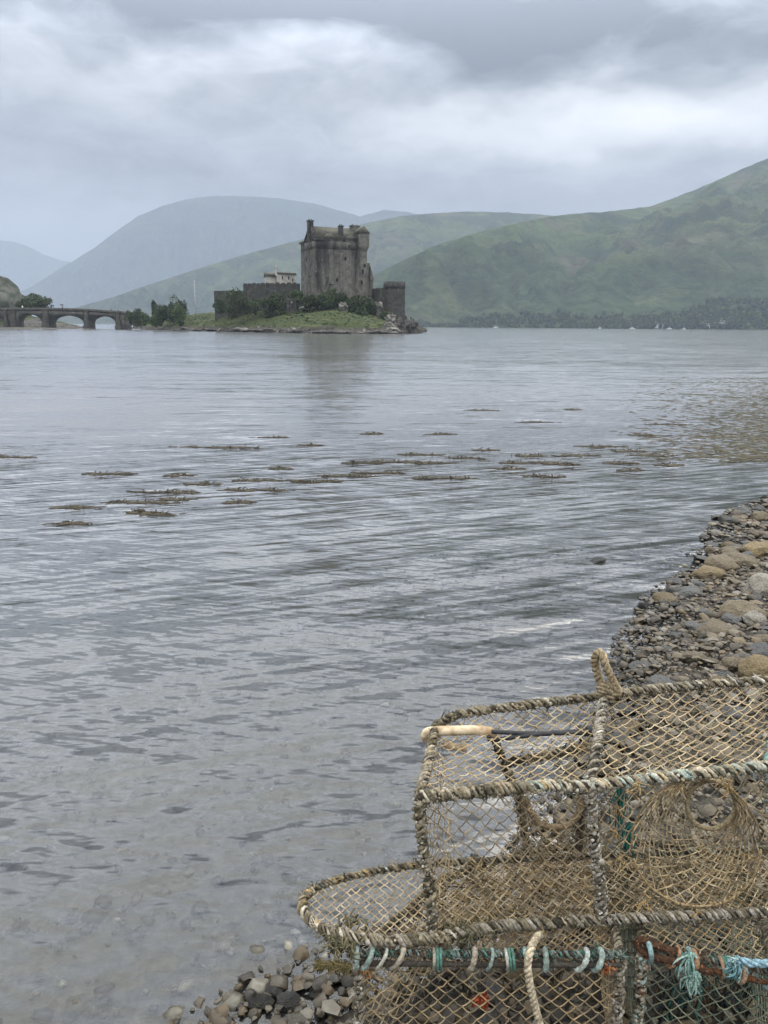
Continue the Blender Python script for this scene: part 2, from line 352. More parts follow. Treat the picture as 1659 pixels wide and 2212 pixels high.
# ------------------------------------------------------------------ water
def m_water():
    m, n = mat('loch_water'); p = n.coord()
    def slope(sx, sy, rot, detail, off=0):
        q = n.mapping(n.mapping(p, (1, 1, 1), (0, 0, R_(-rot)), (off, off, 0)), (sx, sy, 1))
        return n.new('ShaderNodeSeparateColor', Color=n.noise(q, 1.0, detail, .5, 0, 1)).outputs
    sy = n.new('ShaderNodeSeparateXYZ', Vector=p).outputs[1]
    # wind ripples run aslant near the beach; further out the loch is smoother with long low undulations
    far = n.m('MULTIPLY', n.rng(sy, 8, 15), n.rng(sy, 14, 34, 1.0, .6))
    # added wedge of smoother water along the sightline so the castle reflection shows
    q = n.m('DIVIDE', n.m('ADD', n.m('DIVIDE', n.new('ShaderNodeSeparateXYZ', Vector=p).outputs[0], n.m('MAXIMUM', sy, 1.0)), .068), .062)
    refl_wedge = n.m('MULTIPLY', n.m('POWER', 2.718, n.m('MULTIPLY', n.m('MULTIPLY', q, q), -1.0)), n.rng(sy, 9, 14, 0, .88)); far = n.m('MULTIPLY', far, n.m('SUBTRACT', 1.0, refl_wedge)); near = n.rng(sy, 8.5, 14, 1.0, .28)
    patch = n.rng(n.noise(n.mapping(p, (.035, .16, 1), (0, 0, 0)), 1.0, 4, .6, .5), .40, .60, .12, 1.0)
    npatch = n.rng(n.noise(n.mapping(n.mapping(p, (1, 1, 1), (0, 0, R_(-16))), (.3, 1.3, 1)), 1.0, 3, .55), .35, .62, .5, 1.25)
    W_ = [(slope(1.7, 15.0, 22, 1), .78, n.m('MULTIPLY', near, npatch)), (slope(3.8, 30.0, -13, 1, 7), .60, near), (slope(.5, 5.0, 18, 1, 17), .24, near), (slope(11, 60, 6, 1, 3), .36, near),
          (slope(.5, 3.0, 3, 1, 11), .36, far), (slope(1.8, 10.5, -3, 2, 5), .58, n.m('MULTIPLY', far, patch)), (slope(.10, .42, 5, 1, 2), .10, 1.0)]
    def comb(i):
        t = n.m('MULTIPLY', far, -.085) if i else 0.0     # wavelets lean towards the beach
        for kk, (o_, am, mk) in enumerate(W_):
            fx_ = .38 if kk < 4 else .16
            t = n.m('ADD', t, n.m('MULTIPLY', n.m('MULTIPLY', n.m('SUBTRACT', o_[i], .5), am*(1 if i else fx_)), mk))
        return n.m('MULTIPLY', n.m('TANH', n.m('DIVIDE', t, .20)), .20)
    v = n.new('ShaderNodeVectorMath', {'operation': 'NORMALIZE'}); n.t.links.new(n.new('ShaderNodeCombineXYZ', X=comb(0), Y=comb(1), Z=1.0).outputs[0], v.inputs[0])
    nm = v.outputs[0]
    fr = n.new('ShaderNodeFresnel', IOR=1.6, Normal=nm)
    tb = n.new('ShaderNodeSeparateColor', Color=n.new('ShaderNodeAttribute', {'attribute_name': 'Col'}).outputs['Color']).outputs[0]
    cl = n.new('ShaderNodeBsdfTransparent', Color=(.84, .88, .88)); mur = n.new('ShaderNodeBsdfDiffuse', Color=(.135, .139, .146))
    tr = n.new('ShaderNodeMixShader'); n.t.links.new(tb, tr.inputs[0]); n.t.links.new(cl.outputs[0], tr.inputs[1]); n.t.links.new(mur.outputs[0], tr.inputs[2])
    gl = n.new('ShaderNodeBsdfGlossy', Color=(1, 1, 1), Roughness=.09, Normal=nm)
    mx = n.new('ShaderNodeMixShader'); n.t.links.new(fr.outputs[0], mx.inputs[0]); n.t.links.new(tr.outputs[0], mx.inputs[1]); n.t.links.new(gl.outputs[0], mx.inputs[2])
    n.out_surf(mx.outputs[0]); return m

# ------------------------------------------------------------------ beach and sea bed
SH = np.array([(-60, -30), (-6, -1.6), (-2, .25), (-.95, 1.22), (-.45, 1.62), (-.15, 1.83), (.2, 1.98), (.5, 2.25), (.79, 2.74), (.98, 3.1), (1.22, 3.5), (1.3, 3.75), (1.45, 4.15), (1.72, 4.62), (1.9, 5.0), (2.35, 5.5), (2.66, 6.1), (2.9, 6.6), (3.4, 7.4), (3.9, 7.9), (5, 8.6), (8, 10.5), (15, 14), (40, 26), (90, 40)])
def sdist(x, y):
    p = np.stack([np.ravel(x), np.ravel(y)], 1); best = np.full(len(p), 1e9); sg = np.ones(len(p))
    for a, b in zip(SH[:-1], SH[1:]):
        d = b-a; t = np.clip(((p-a)@d)/(d@d), 0, 1); q = a+t[:, None]*d; e = np.linalg.norm(p-q, axis=1)
        cr = d[0]*(p[:, 1]-a[1])-d[1]*(p[:, 0]-a[0]); k = e < best-1e-9
        best[k] = e[k]; sg[k] = np.where(cr[k] > 0, -1, 1)
    return best*sg
def gh(x, y):
    d = sdist(x, y)
    return np.where(d > 0, .10*np.minimum(d, .8)+.26*np.clip(d-.8, 0, 6)+.04*np.clip(d-6.8, 0, 400), -np.minimum(.075*np.minimum(-d, 6)+.16*np.clip(-d-6, 0, 60), 6.5))
def sheet(xs, ys, jit=0.0):
    X, Y = np.meshgrid(xs, ys); Z = gh(X, Y).reshape(X.shape)
    nz = np.array([fbm((x*2.1, y*2.1, 0), 3) for x, y in zip(X.ravel(), Y.ravel())]).reshape(X.shape)
    near_ = (X > -6) & (X < 8) & (Y < 12)
    return X, Y, Z+nz*jit-np.where(near_, .014, 0)
def cat(a): return np.concatenate(a)
xs = cat([[-6000, -1500, -400, -120, -60], np.arange(-40, -6, 4), np.arange(-6, 8, .11), np.arange(8, 40, 3), [60, 120, 400, 1500, 6000]])
ys = cat([[-45, -20, -8, -3], np.arange(-1, 12, .11), np.arange(12, 40, 2.5), [60, 120, 300, 900, 3000, 7700]])
X, Y, Z = sheet(xs, ys, .005); mb = MB(); nx, ny = len(xs), len(ys)
i = (np.arange(ny-1)[:, None]*nx+np.arange(nx-1)[None]).ravel()
mb.add(np.stack([X, Y, Z], -1), np.stack([i, i+1, i+nx+1, i+nx], 1))
def m_ground():
    m, n = mat('shingle'); p = n.coord(); z = n.new('ShaderNodeSeparateXYZ', Vector=p).outputs[2]
    vo = n.new('ShaderNodeTexVoronoi', {'voronoi_dimensions': '3D'}, Vector=p, Scale=38.0); f = n.noise(p, 25, 5)
    sp = n.new('ShaderNodeSeparateColor', Color=vo.outputs['Color']).outputs[0]
    c = n.ramp(f, [(.3, (.03, .027, .022)), (.5, (.06, .052, .042)), (.7, (.10, .088, .07)), (.85, (.15, .135, .115))])
    wet = n.rng(z, -.01, -.15, 0, 1); deep = n.rng(n.m('ADD', z, n.m('MULTIPLY', n.m('SUBTRACT', n.noise(p, .9, 4), .5), .5)), -.35, -1.1)  # deep bed painted darker, standing in for light the water absorbs
    bed = n.ramp(n.noise(p, 22, 5, .65), [(.3, (.05, .047, .04)), (.5, (.10, .096, .083)), (.7, (.16, .152, .13)), (.8, (.24, .225, .195))])
    c = n.mix(wet, c, bed); c = n.mix(deep, c, n.mix(n.rng(n.noise(p, .35, 4), .35, .65), (.035, .042, .032), (.085, .095, .085)))
    n.principled(c, .75, n.bump(f, .012), .25); return m
struct(mb.build('ground', m_ground(), smooth=True))
dep_ = np.clip(-gh(X, Y).ravel(), 0, 9); turb = .04+.96*(1-np.exp(-dep_/.6)); mb = MB()
mb.add(np.stack([X, Y, X*0], -1), np.stack([i, i+1, i+nx+1, i+nx], 1), None, turb[:, None]*np.ones((1, 3)))
struct(mb.build('water', m_water(), smooth=True))

def stones(count, region, sizes, mats, seed, sub=1, keep=lambda x, y, d: True, nshape=14, flat=(.28, .62), sink=.25, stack=0.0):
    r = np.random.default_rng(seed); shp = [rock_verts(sub, seed*50+k, r.uniform(*flat), .4, .25) for k in range(nshape)]
    x = r.uniform(region[0], region[1], count); y = r.uniform(region[2], region[3], count); d = sdist(x, y); z = gh(x, y)
    mb = MB()
    for k in range(count):
        if not keep(x[k], y[k], d[k]): continue
        s = sizes(r, x[k], y[k], d[k]); v, t = shp[r.integers(nshape)]
        a = r.uniform(0, 2*PI); ca, sa = math.cos(a), math.sin(a); tl = r.normal(0, .22); ct, st_ = math.cos(tl), math.sin(tl)
        w = v@np.array([[1, 0, 0], [0, ct, st_], [0, -st_, ct]])@np.array([[ca, sa, 0], [-sa, ca, 0], [0, 0, 1]])*s
        mb.add(w+np.array([x[k], y[k], z[k]+s*sink+r.uniform(0, 1)*stack]), None, t)
    return mb
inview = lambda x, y: abs(x) < .56*(y+.75)+.25
sz = lambda r, x, y, d: float(np.clip(r.lognormal(math.log(.017+.006*max(0, min(d, 2))+.0022*max(0, y-2)), .42), .008, .075))
mb = stones(17000, (-1.4, 5.2, .9, 9.2), sz, None, 3, 1, lambda x, y, d: d > -.06 and inview(x, y) and d < 3.2, stack=.02)
m2 = stones(24000, (-1.1, 2.9, 1.2, 5.6), lambda r, x, y, d: float(np.clip(r.lognormal(math.log(.0135), .4), .007, .034)), None, 4, 1, lambda x, y, d: -.12 < d < 1.9 and inview(x, y), flat=(.25, .6), stack=.012)
mb.add(np.concatenate(m2.v), None, np.concatenate(m2.t))
tag(mb.build('pebbles', M['pebble'], smooth=True, sharp=R_(55)), 'grey and brown pebbles of the shingle beach', None, None, 'stuff')
mb = stones(8000, (-4.5, 2.6, 1.0, 6.5), lambda r, x, y, d: float(np.clip(r.lognormal(math.log(.0155), .5), .006, .045)), None, 5, 1, lambda x, y, d: -2.6 < d < -.04 and inview(x, y) and RNG.random() < math.exp(d*.5), sink=.1)
tag(mb.build('seabed_pebbles', M['bedpebble'], smooth=True), 'pale pebbles seen through the shallow water', None, None, 'stuff')

# individual cobbles and boulders
def on_beach(u, v):
    z = 0.
    for _ in range(12): p = G(u, v, z); z = .5*z+.5*max(0., float(gh(p.x, p.y)[0]))
    return G(u, v, z)
def one_rock(name, seed, mt, sub=3, flat=.6, ang=.35, rough=.22):
    v, t = rock_verts(sub, seed, flat, ang, rough); mb = MB(); mb.add(v, None, t); o = mb.build(name, M[mt], smooth=True, sharp=R_(16) if sub <= 3 else R_(9)); return o
def put(o, p, s, rz, tilt=0.0, lift=.3): o.location = (p[0], p[1], p[2]+s*lift); o.scale = (s, s, s); o.rotation_euler = (tilt, tilt*.5, rz)
BO = [  # u, v(centre), half width px, material, flat, angular, label
 (1645, 1270, 36, 'cob_pale', .95, .15, 'big rounded buff boulder highest of the beach at the frame edge'),
 (1603, 1326, 46, 'cob_brown', .6, .2, 'wide olive brown boulder behind the pale grey stone'),
 (1628, 1338, 29, 'cob_pale', .7, .25, 'smooth pale grey boulder leaning on the olive brown one'),
 (1546, 1358, 42, 'cob_brown', .55, .55, 'angular brown slab with a sloping dark face, left of the olive boulder'),
 (1592, 1432, 45, 'cob_brown', .65, .55, 'angular dark brown boulder just above the creel rail'),
 (1640, 1448, 43, 'cob_ochre', .75, .15, 'rounded ochre boulder just above the creel rail'),
 (1648, 1404, 32, 'cob_grey', .5, .5, 'blue grey slab above the ochre boulder'),
 (1392, 1442, 32, 'cob_grey', .45, .55, 'flat dark grey slab at the water edge behind the rope loop'),
 (1440, 1476, 36, 'cob_grey', .4, .5, 'long grey slab lying along the top creel rail'),
 (1497, 1420, 26, 'cob_brown', .5, .5, 'squat rust brown block between pebbles and angular boulder'),
 (1436, 1293, 26, 'cob_ochre', .5, .35, 'yellow brown stone at the tip of the shingle bulge'),
 (1480, 1278, 34, 'cob_grey', .4, .5, 'long grey slab lying above the yellow brown stone'),
 (1530, 1238, 40, 'cob_ochre', .5, .35, 'large ochre stone near the waterline halfway up the beach'),
 (1560, 1222, 36, 'cob_brown', .6, .3, 'grey brown boulder above the large ochre stone'),
 (1595, 1210, 40, 'cob_brown', .5, .35, 'long tan boulder in the middle of the upper beach'),
 (1635, 1190, 36, 'cob_ochre', .55, .4, 'tan block at the frame edge below the far end of the beach'),
 (1575, 1195, 26, 'cob_brown', .6, .3, 'small tan boulder above the long tan one'),
 (1570, 1125, 20, 'cob_wet', .7, .4, 'dark wet boulder near the far tip of the beach'),
 (1605, 1110, 18, 'cob_grey', .7, .4, 'grey boulder at the far tip of the beach'),
 (1640, 1118, 22, 'cob_brown', .7, .3, 'brown boulder at the frame edge near the far tip of the beach'),
 (1543, 1190, 18, 'cob_grey', .5, .4, 'slate cobble at the waterline below the far tip'),
 (1510, 1262, 24, 'cob_grey', .5, .45, 'pointed dark grey stone beside the water above the shingle bulge'),
 (1290, 1210, 18, 'cob_wet', .35, .4, 'low dark rock alone in the water left of the beach'),
 (1391, 1310, 16, 'cob_wet', .6, .5, 'dark wet rock standing in the shallows with a pale stripe'),
 (1384, 1335, 12, 'cob_ochre', .7, .2, 'small tan stone in the shallows below the dark wet rock'),
 (1345, 1434, 13, 'cob_wet', .35, .4, 'flat dark stone in the water right of the rope loop'),
 (1651, 1074, 9, 'cob_wet', .6, .4, 'black rock in the water beyond the far tip of the beach'),
 (1549, 1112, 4, 'cob_wet', .6, .4, 'tiny black rock just off the far tip of the beach'),
 (563, 2163, 34, 'cob_wet', .42, .5, 'black stone at the water edge left of the lower creel'),
 (622, 2160, 27, 'cob_grey', .7, .3, 'rounded grey stone right of the black stone'),
 (690, 2140, 24, 'cob_grey', .35, .4, 'flat blue grey stone below the weedy stick'),
 (668, 2120, 20, 'cob_brown', .6, .3, 'brown stone in the shallows below the weedy stick'),
]
for k, (u, v, hw, mt, fl, an, lab) in enumerate(BO):
    p = on_beach(u, v+hw*fl*.35); dep = (p-EYE).dot(Fv); s = hw/FPX*dep*1.08
    o = one_rock('boulder' if s > .07 else 'stone', 900+k, mt, 4 if s > .05 else 3, fl, an, .16)
    rr = random.Random(k); put(o, p, s, rr.uniform(-.6, .6), rr.uniform(-.15, .15), .22*fl)
    tag(o, lab, 'rock')
CK = [('cob_grey', 'dark grey slate cobble lying loose among the beach pebbles', 'grey slate cobbles on the beach', 'slate_cobble'), ('cob_brown', 'dull brown sandstone cobble lying loose among the beach pebbles', 'brown cobbles on the beach', 'brown_cobble'),
      ('cob_pale', 'pale whitish cobble lying loose among the beach pebbles', 'pale cobbles on the beach', 'pale_cobble'), ('cob_ochre', 'yellowish ochre cobble lying loose among the beach pebbles', 'ochre cobbles on the beach', 'ochre_cobble')]
protos = {}
for mt, lab, gr, nm in CK:
    protos[mt] = [one_rock(nm, 300+j*7+len(mt)*31, mt, 3, [.3, .42, .6, .26, .45][j], [.6, .45, .25, .65, .5][j]) for j in range(5)]
used = set(); rr = random.Random(21); cnt = 0; placed = []
while cnt < 215:
    y = rr.uniform(1.2, 8.6); x = rr.uniform(-.5, 5.2); d = float(sdist(x, y)[0])
    if d < -.05 or d > 2.3 or not (abs(x) < .5*(y+.4)+.1): continue
    s = min(.15, rr.lognormvariate(math.log(.035+.014*min(d, 2)+.004*max(0, y-2)), .35))
    if y < 2.9: s = min(s, .038)
    if any((x-a)**2+(y-b)**2 < (.75*(s+c))**2 for a, b, c in placed): continue
    placed.append((x, y, s)); mt, lab, gr, nm = rr.choices(CK, (6, 3.4, .7, 1.1))[0]; j = rr.randrange(5)
    src = protos[mt][j]
    if (mt, j) in used: o = src.copy(); COL.objects.link(o)
    else: o = src; used.add((mt, j))
    put(o, (x, y, float(gh(x, y)[0])), s, rr.uniform(0, 6.28), rr.uniform(-.25, .25), .3)
    tag(o, lab, 'cobble', gr); cnt += 1
for mt in protos:
    for j in range(5):
        if (mt, j) not in used: bpy.data.objects.remove(protos[mt][j])

# ------------------------------------------------------------------ creels
PAL_GREY = [(0.343, 0.304, 0.234), (0.211, 0.187, 0.140), (0.101, 0.094, 0.066), (0.437, 0.406, 0.343), (0.265, 0.234, 0.172), (0.055, 0.051, 0.039), (0.156, 0.140, 0.094), (0.374, 0.312, 0.218)]
PAL_TEAL = [(0.359, 0.343, 0.289), (0.296, 0.359, 0.335), (0.125, 0.117, 0.086), (0.468, 0.468, 0.421), (0.328, 0.406, 0.382), (0.234, 0.203, 0.148), (0.484, 0.429, 0.328), (0.429, 0.406, 0.343)]
PAL_DARK = [(.10, .085, .06), (.05, .045, .035), (.16, .14, .10), (.22, .19, .14), (.30, .27, .21)]
PAL_BARN = [(0.406, 0.382, 0.343), (0.296, 0.273, 0.226), (0.156, 0.140, 0.109), (0.515, 0.491, 0.445), (0.234, 0.203, 0.148), (0.078, 0.070, 0.055)]
def wrap(mb, path, R, r, pitch, pal, seed, rail=True, cover=1.0, lump=.25, adv=2.3):
    # lashing: slanting strands lying side by side round the bar, each its own colour, some frayed or missing
    R *= .88; rr = random.Random(seed); p, s = resample(path, .004); t, a, b = frames(p)
    if rail: tube(mb, resample(path, .02)[0], R*.80, 8, (.05, .042, .034))
    pitch *= .72; adv *= 1.25; pos = -pitch; step = s[1]-s[0]; r *= .60
    while pos < s[-1]:
        L = pitch*adv*rr.uniform(.75, 1.25); c = np.array(rr.choice(pal))*rr.uniform(.75, 1.2); c2 = np.array(rr.choice(pal)); rad = r*rr.uniform(.7, 1.25); ph = rr.uniform(0, .9)
        if rr.random() < cover:
            ns = 13; q = []; cc = []
            for j in range(ns+1):
                f = j/ns; sp = min(max(pos+L*f, 0), s[-1]); ii = min(int(sp/step), len(p)-1)
                an = 2*PI*f+ph; ro = R*rr.uniform(.90, 1.13)
                q.append(p[ii]+t[ii]*(sp-s[ii])+(a[ii]*math.cos(an)+b[ii]*math.sin(an))*ro); w = .5*rr.random(); cc.append((c*(1-w)+c2*w)*rr.uniform(.75, 1.2))
            tube(mb, q, [rad*(1+lump*rr.uniform(-1, 1)) for _ in q], 5, np.array(cc))
            if rr.random() < .5:      # frayed end
                e = q[rr.randrange(len(q))]; d = (e-p[min(max(int(pos/step), 0), len(p)-1)]); d = d/(np.linalg.norm(d)+1e-9)
                for _ in range(4): tube(mb, [e, e+d*.006+np.array([rr.gauss(0, .004) for _ in range(3)]), e+d*.010+np.array([rr.gauss(0, .008) for _ in range(3)])], .0009, 4, tuple(c))
        pos += pitch*rr.uniform(.45, .8)
def clumps(mb, path, R, n, size, pal, seed):
    rr = random.Random(seed); p, s = resample(path, .004); v, tt = ico(1)
    for _ in range(int(n*1.8)):
        i = rr.randrange(len(p)); d = np.array([rr.gauss(0, 1) for _ in range(3)]); d /= np.linalg.norm(d)
        mb.add(v*np.array([rr.uniform(.6, 1.3) for _ in range(3)])*size*.8*rr.choice((.35, .5, .7, .9, 1.2))+p[i]+d*R*rr.uniform(.8, 1.15), None, tt, np.array(rr.choice(pal))*rr.uniform(.7, 1.2))
def strand_rope(mb, path, R, c1, c2, seed, pitch=.05, fray=0):
    p, s = resample(path, .004); t, a, b = frames(p); rr = random.Random(seed)
    for k in range(3):
        th = 2*PI*s/pitch+k*2*PI/3; q = p+(a*np.cos(th)[:, None]+b*np.sin(th)[:, None])*R*.60
        col = np.array(c1)*(.85+.1*k)
        q = q+np.random.default_rng(seed+k).normal(0, R*.035, q.shape); tube(mb, q, R*.52, 7, np.outer(np.random.default_rng(seed+9+k).uniform(.62, 1.12, len(q)), col))
    tube(mb, p, R*.45, 5, c2)
def net(mb, Sfn, nu, nv, r, pal, seed, sag=.004, jit=.16, mask=None, knots=True, bulge=None):
    rr = random.Random(seed); P_ = {}
    for i in range(2*nu+1):
        for j in range(2*nv+1):
            if (i+j) % 2: continue
            ed = i in (0, 2*nu) or j in (0, 2*nv); q = 0 if ed else jit
            s, t = (i+rr.uniform(-q, q))/(2*nu), (j+rr.uniform(-q, q))/(2*nv)
            if mask and not mask(s, t): continue
            P_[(i, j)] = np.array(Sfn(s, t), float)
    v, tt = ico(1)
    for (i, j), p in P_.items():
        c = np.array(rr.choice(pal))
        for dj in (1, -1):
            q = P_.get((i+1, j+dj))
            if q is None: continue
            if rr.random() < .012: continue
            L = np.linalg.norm(q-p)
            mid = (p+q)/2+np.array([rr.uniform(-1, 1)*.05*L, rr.uniform(-1, 1)*.05*L, -sag*rr.uniform(0, 1.5)])
            pts = [p, (p+mid)/2+np.array([0, 0, -sag*.2]), mid, (q+mid)/2, q]
            tube(mb, pts, r*rr.uniform(.85, 1.15), 5, tuple(c*rr.uniform(.75, 1.2)), False)
        if knots: mb.add(v*r*np.array([1.9, 1.5, 1.7])+p, None, tt, tuple(c*rr.uniform(.8, 1.15)))
def bil(A, B, C, D, bul=None):    # A(s0,t0) B(s1,t0) C(s1,t1) D(s0,t1)
    A, B, C, D = [np.array(x, float) for x in (A, B, C, D)]
    def f(s, t):
        p = (A*(1-s)+B*s)*(1-t)+(D*(1-s)+C*s)*t
        return p if bul is None else p+bul(s, t)
    return f
PN = [(.37, .285, .17), (.45, .37, .24), (.29, .225, .13), (.40, .30, .17), (.22, .17, .105)]
PNB = [(.27, .215, .14), (.34, .27, .17), (.21, .165, .105), (.36, .27, .15), (.16, .13, .09)]
PND = [(.13, .14, .10), (.19, .19, .13), (.10, .12, .09), (.16, .17, .12)]
ZB = .395
h1 = dict(NB=P(935, 2010, 1.55), NT=P(905, 1722, 1.55), FT=P(950, 1562, 1.85), FB=G(985, 1864, ZB))
h2 = dict(NB=P(1300, 1987, 1.59), NT=P(1275, 1697, 1.59), FT=P(1310, 1502, 1.90), FB=P(1330, 1845, 1.83))
h3 = dict(NB=P(1698, 1968, 1.63), NT=P(1660, 1655, 1.63), FT=P(1705, 1466, 1.95), FB=P(1700, 1832, 1.87))
def creel_upper():
    E = empty('lobster_creel', (.4, 1.7, ZB), 'topmost beige netted lobster creel with rope loop and cream door stick', 'lobster creel', 'lobster creels stacked on the shore')
    # base frame, a long hoop with a rounded end
    left = [G(u, v, ZB) for u, v in ((1150, 1996), (1050, 2005), (935, 2026), (830, 2032), (745, 2022), (690, 2003), (660, 1975), (653, 1950), (672, 1925), (715, 1905), (780, 1888), (850, 1876), (920, 1866), (985, 1862))]
    loop = smooth_path([h3['NB'], (Vector(h3['NB'])+Vector(h2['NB']))/2, h2['NB']]+left+[h2['FB'], (Vector(h3['FB'])+Vector(h2['FB']))/2, h3['FB']], 6)
    mb = MB(); k1 = np.argmin(np.linalg.norm(loop-np.array(left[5]), axis=1)); k2 = np.argmin(np.linalg.norm(loop-np.array(left[8]), axis=1)); k3 = np.argmin(np.linalg.norm(loop-np.array(h2['NB']), axis=1))
    wrap(mb, loop[:k3+1], .0105, .0062, .019, PAL_BARN, 1)
    wrap(mb, loop[k3:k1+1], .0115, .0075, .022, PAL_BARN+PAL_GREY, 2)
    wrap(mb, loop[k1:k2+1], .0105, .0068, .018, PAL_GREY+[(.42, .30, .14), (.5, .38, .22)], 3)
    wrap(mb, loop[k2:], .008, .0055, .017, PAL_DARK+PAL_DARK+[(.35, .45, .43), (.36, .28, .15)], 4)
    clumps(mb, loop[k3:k1], .012, 60, .006, PAL_GREY, 5)
    mb.build('base_frame', M['wrap'], E)
    mb = MB()
    rr = random.Random(4)
    for (u, v, n_) in ((725, 2025, 70), (738, 2040, 50), (765, 1985, 25), (1000, 2010, 90), (970, 2005, 50), (1040, 2000, 40)):
        for _ in range(n_):
            a = np.array(G(u+rr.gauss(0, 16), v+rr.gauss(0, 8), ZB+.004)); d = np.array([rr.gauss(0, .012), rr.gauss(0, .012), rr.gauss(-.012, .014)])
            tube(mb, [a, a+d*.6+np.array([rr.gauss(0, .004)]*3), a+d], rr.uniform(.0012, .0026), 4, tuple(np.array(rr.choice([(.12, .115, .07), (.18, .165, .10), (.09, .085, .055)]))))
    mb.build('algae_tuft', M['wrap'], E)
    # hoops
    def hoop(h, pals, seed, R=.0105, far=True):
        mb = MB(); c = lambda a, b, f: Vector(a)*(1-f)+Vector(b)*f
        leg = [h['NB'], c(h['NB'], h['NT'], .35)+Vector((.003, 0, 0)), c(h['NB'], h['NT'], .7)+Vector((-.003, -.004, 0)), c(h['NB'], h['NT'], .97)]
        top = [c(h['NT'], h['FT'], .08), c(h['NT'], h['FT'], .45)+Vector((0, 0, .008)), c(h['NT'], h['FT'], .85)+Vector((-.006, 0, .012)), h['FT']]
        back = [c(h['FT'], h['FB'], .1), c(h['FT'], h['FB'], .5), h['FB']]
        pth = smooth_path(leg, 6); wrap(mb, pth, R, .0068, .022, pals[0], seed, True, .95, .4); clumps(mb, pth, R*1.25, 170, .0068, pals[0], seed+1); clumps(mb, pth, R*1.3, 120, .0035, [(.7, .67, .6), (.5, .46, .38), (.12, .11, .08)], seed+6)
        pth = smooth_path([leg[-1]]+top, 6); wrap(mb, pth, R*.95, .0062, .02, pals[1], seed+2); clumps(mb, pth, R, 40, .0055, pals[1], seed+3)
        if far: wrap(mb, smooth_path([h['FT']]+back, 6), R*.7, .004, .02, PAL_DARK, seed+4)
        mb.build('hoop', M['wrap'], E)
    hoop(h1, (PAL_GREY, PAL_GREY), 11, far=False); hoop(h2, (PAL_BARN, PAL_BARN), 21, .012, far=False); hoop(h3, (PAL_TEAL, [(.10, .36, .30), (.20, .42, .38), (.30, .36, .32), (.22, .2, .15)]), 31, .012)
    # rails
    def rail(pts, pal, seed, R=.0105, r=.0066, pitch=.019, n=40):
        mb = MB(); pth = smooth_path(pts, 8); wrap(mb, pth, R, r, pitch, pal, seed, True, 1, .35); clumps(mb, pth, R, n, .0055, pal, seed+1); return mb.build('rail', M['wrap'], E)
    rail([h1['NT'], P(1050, 1708, 1.565), P(1130, 1700, 1.575)], PAL_GREY, 41, .0125, .0075, .017, 130)
    rail([P(1130, 1702, 1.575), P(1200, 1697, 1.585), h2['NT'], P(1450, 1678, 1.605), P(1560, 1666, 1.62), h3['NT']], PAL_TEAL+[(.5, .40, .24)], 43, .0115, .0072, .021, 50)
    rail([h1['FT'], P(1000, 1541, 1.857), P(1130, 1524, 1.87), h2['FT']], PAL_DARK+PAL_GREY, 45, .0095, .0075, .022, 60)
    rail([h2['FT'], P(1400, 1490, 1.91), P(1550, 1477, 1.925), h3['FT']], PAL_BARN+PAL_GREY, 47, .0100, .0072, .021, 60)
    # nets
    def face(name, quads, pal, r=.00155, sag=.003):
        mb = MB()
        for (f, nu, nv, sd, mk) in quads: net(mb, f, nu, nv, r, pal, sd, sag, .24, mk)
        return mb.build(name, M['net'], E)
    dip = lambda a: (lambda s, t: np.array([0, 0, -a*math.sin(PI*s)*math.sin(PI*t)]))
    face('top_net', [(bil(h1['NT'], h2['NT'], h2['FT'], h1['FT'], dip(.02)), 12, 10, 51, None), (bil(h2['NT'], h3['NT'], h3['FT'], h2['FT'], dip(.022)), 12, 10, 52, None)], PN, .00145)
    # the front right bay is pulled into a funnel towards the inner ring
    C0 = np.array(P(1500, 1800, 1.60)); ringc = np.array(P(1536, 1738, 1.74))
    def fr(s, t):
        p = bil(h2['NB'], h3['NB'], h3['NT'], h2['NT'])(s, t); return p
    face('front_net', [(bil(h1['NB'], h2['NB'], h2['NT'], h1['NT'], lambda s, t: np.array([0, .015*math.sin(PI*s)*math.sin(PI*t), 0])), 12, 10, 53, None)], PNB, .00125)
    face('front_net', [(fr, 13, 10, 54, lambda s, t: ((s-.55)/.36)**2+((t-.52)/.46)**2 > .93)], PNB, .00145)
    mb = MB()
    mouth = lambda a: np.array(fr(.55+.355*math.cos(a), .52+.45*math.sin(a)))
    def fun(s, t):
        a = 2*PI*s; rg = ringc+np.array([.062*math.cos(a), .012*math.sin(a), .062*math.sin(a)])
        w = t**.75; m0 = mouth(a); p = m0*(1-w)+rg*w; return p+np.array([0, .03*math.sin(PI*t), -.012*math.sin(PI*t)])
    net(mb, fun, 24, 10, .0017, PNB+[(.42, .33, .2), (.38, .3, .18)], 55, .003, .12)
    mb.build('funnel_net', M['net'], E)
    mb = MB(); tube(mb, [mouth(a)+np.array([0, -.002, 0]) for a in np.linspace(PI*1.05, PI*1.95, 30)], .0026, 6, (.36, .275, .16)); clumps(mb, [mouth(a) for a in np.linspace(PI*1.2, PI*1.75, 30)], .004, 40, .005, [(.34, .26, .15), (.40, .30, .17), (.22, .16, .09)], 7)
    tube(mb, [mouth(a) for a in np.linspace(0, PI, 30)], .0024, 6, (.26, .2, .12)); mb.build('mouth_cord', M['wrap'], E)
    mb = MB(); tube(mb, [ringc+np.array([.062*math.cos(a), .012*math.sin(a), .062*math.sin(a)]) for a in np.linspace(0, 2*PI, 40)], .0062, 8, (.34, .28, .18)); mb.build('funnel_ring', M['wrap'], E)
    # base net
    lp = np.array([loop[int(k)] for k in np.linspace(0, len(loop)-1, 120)])
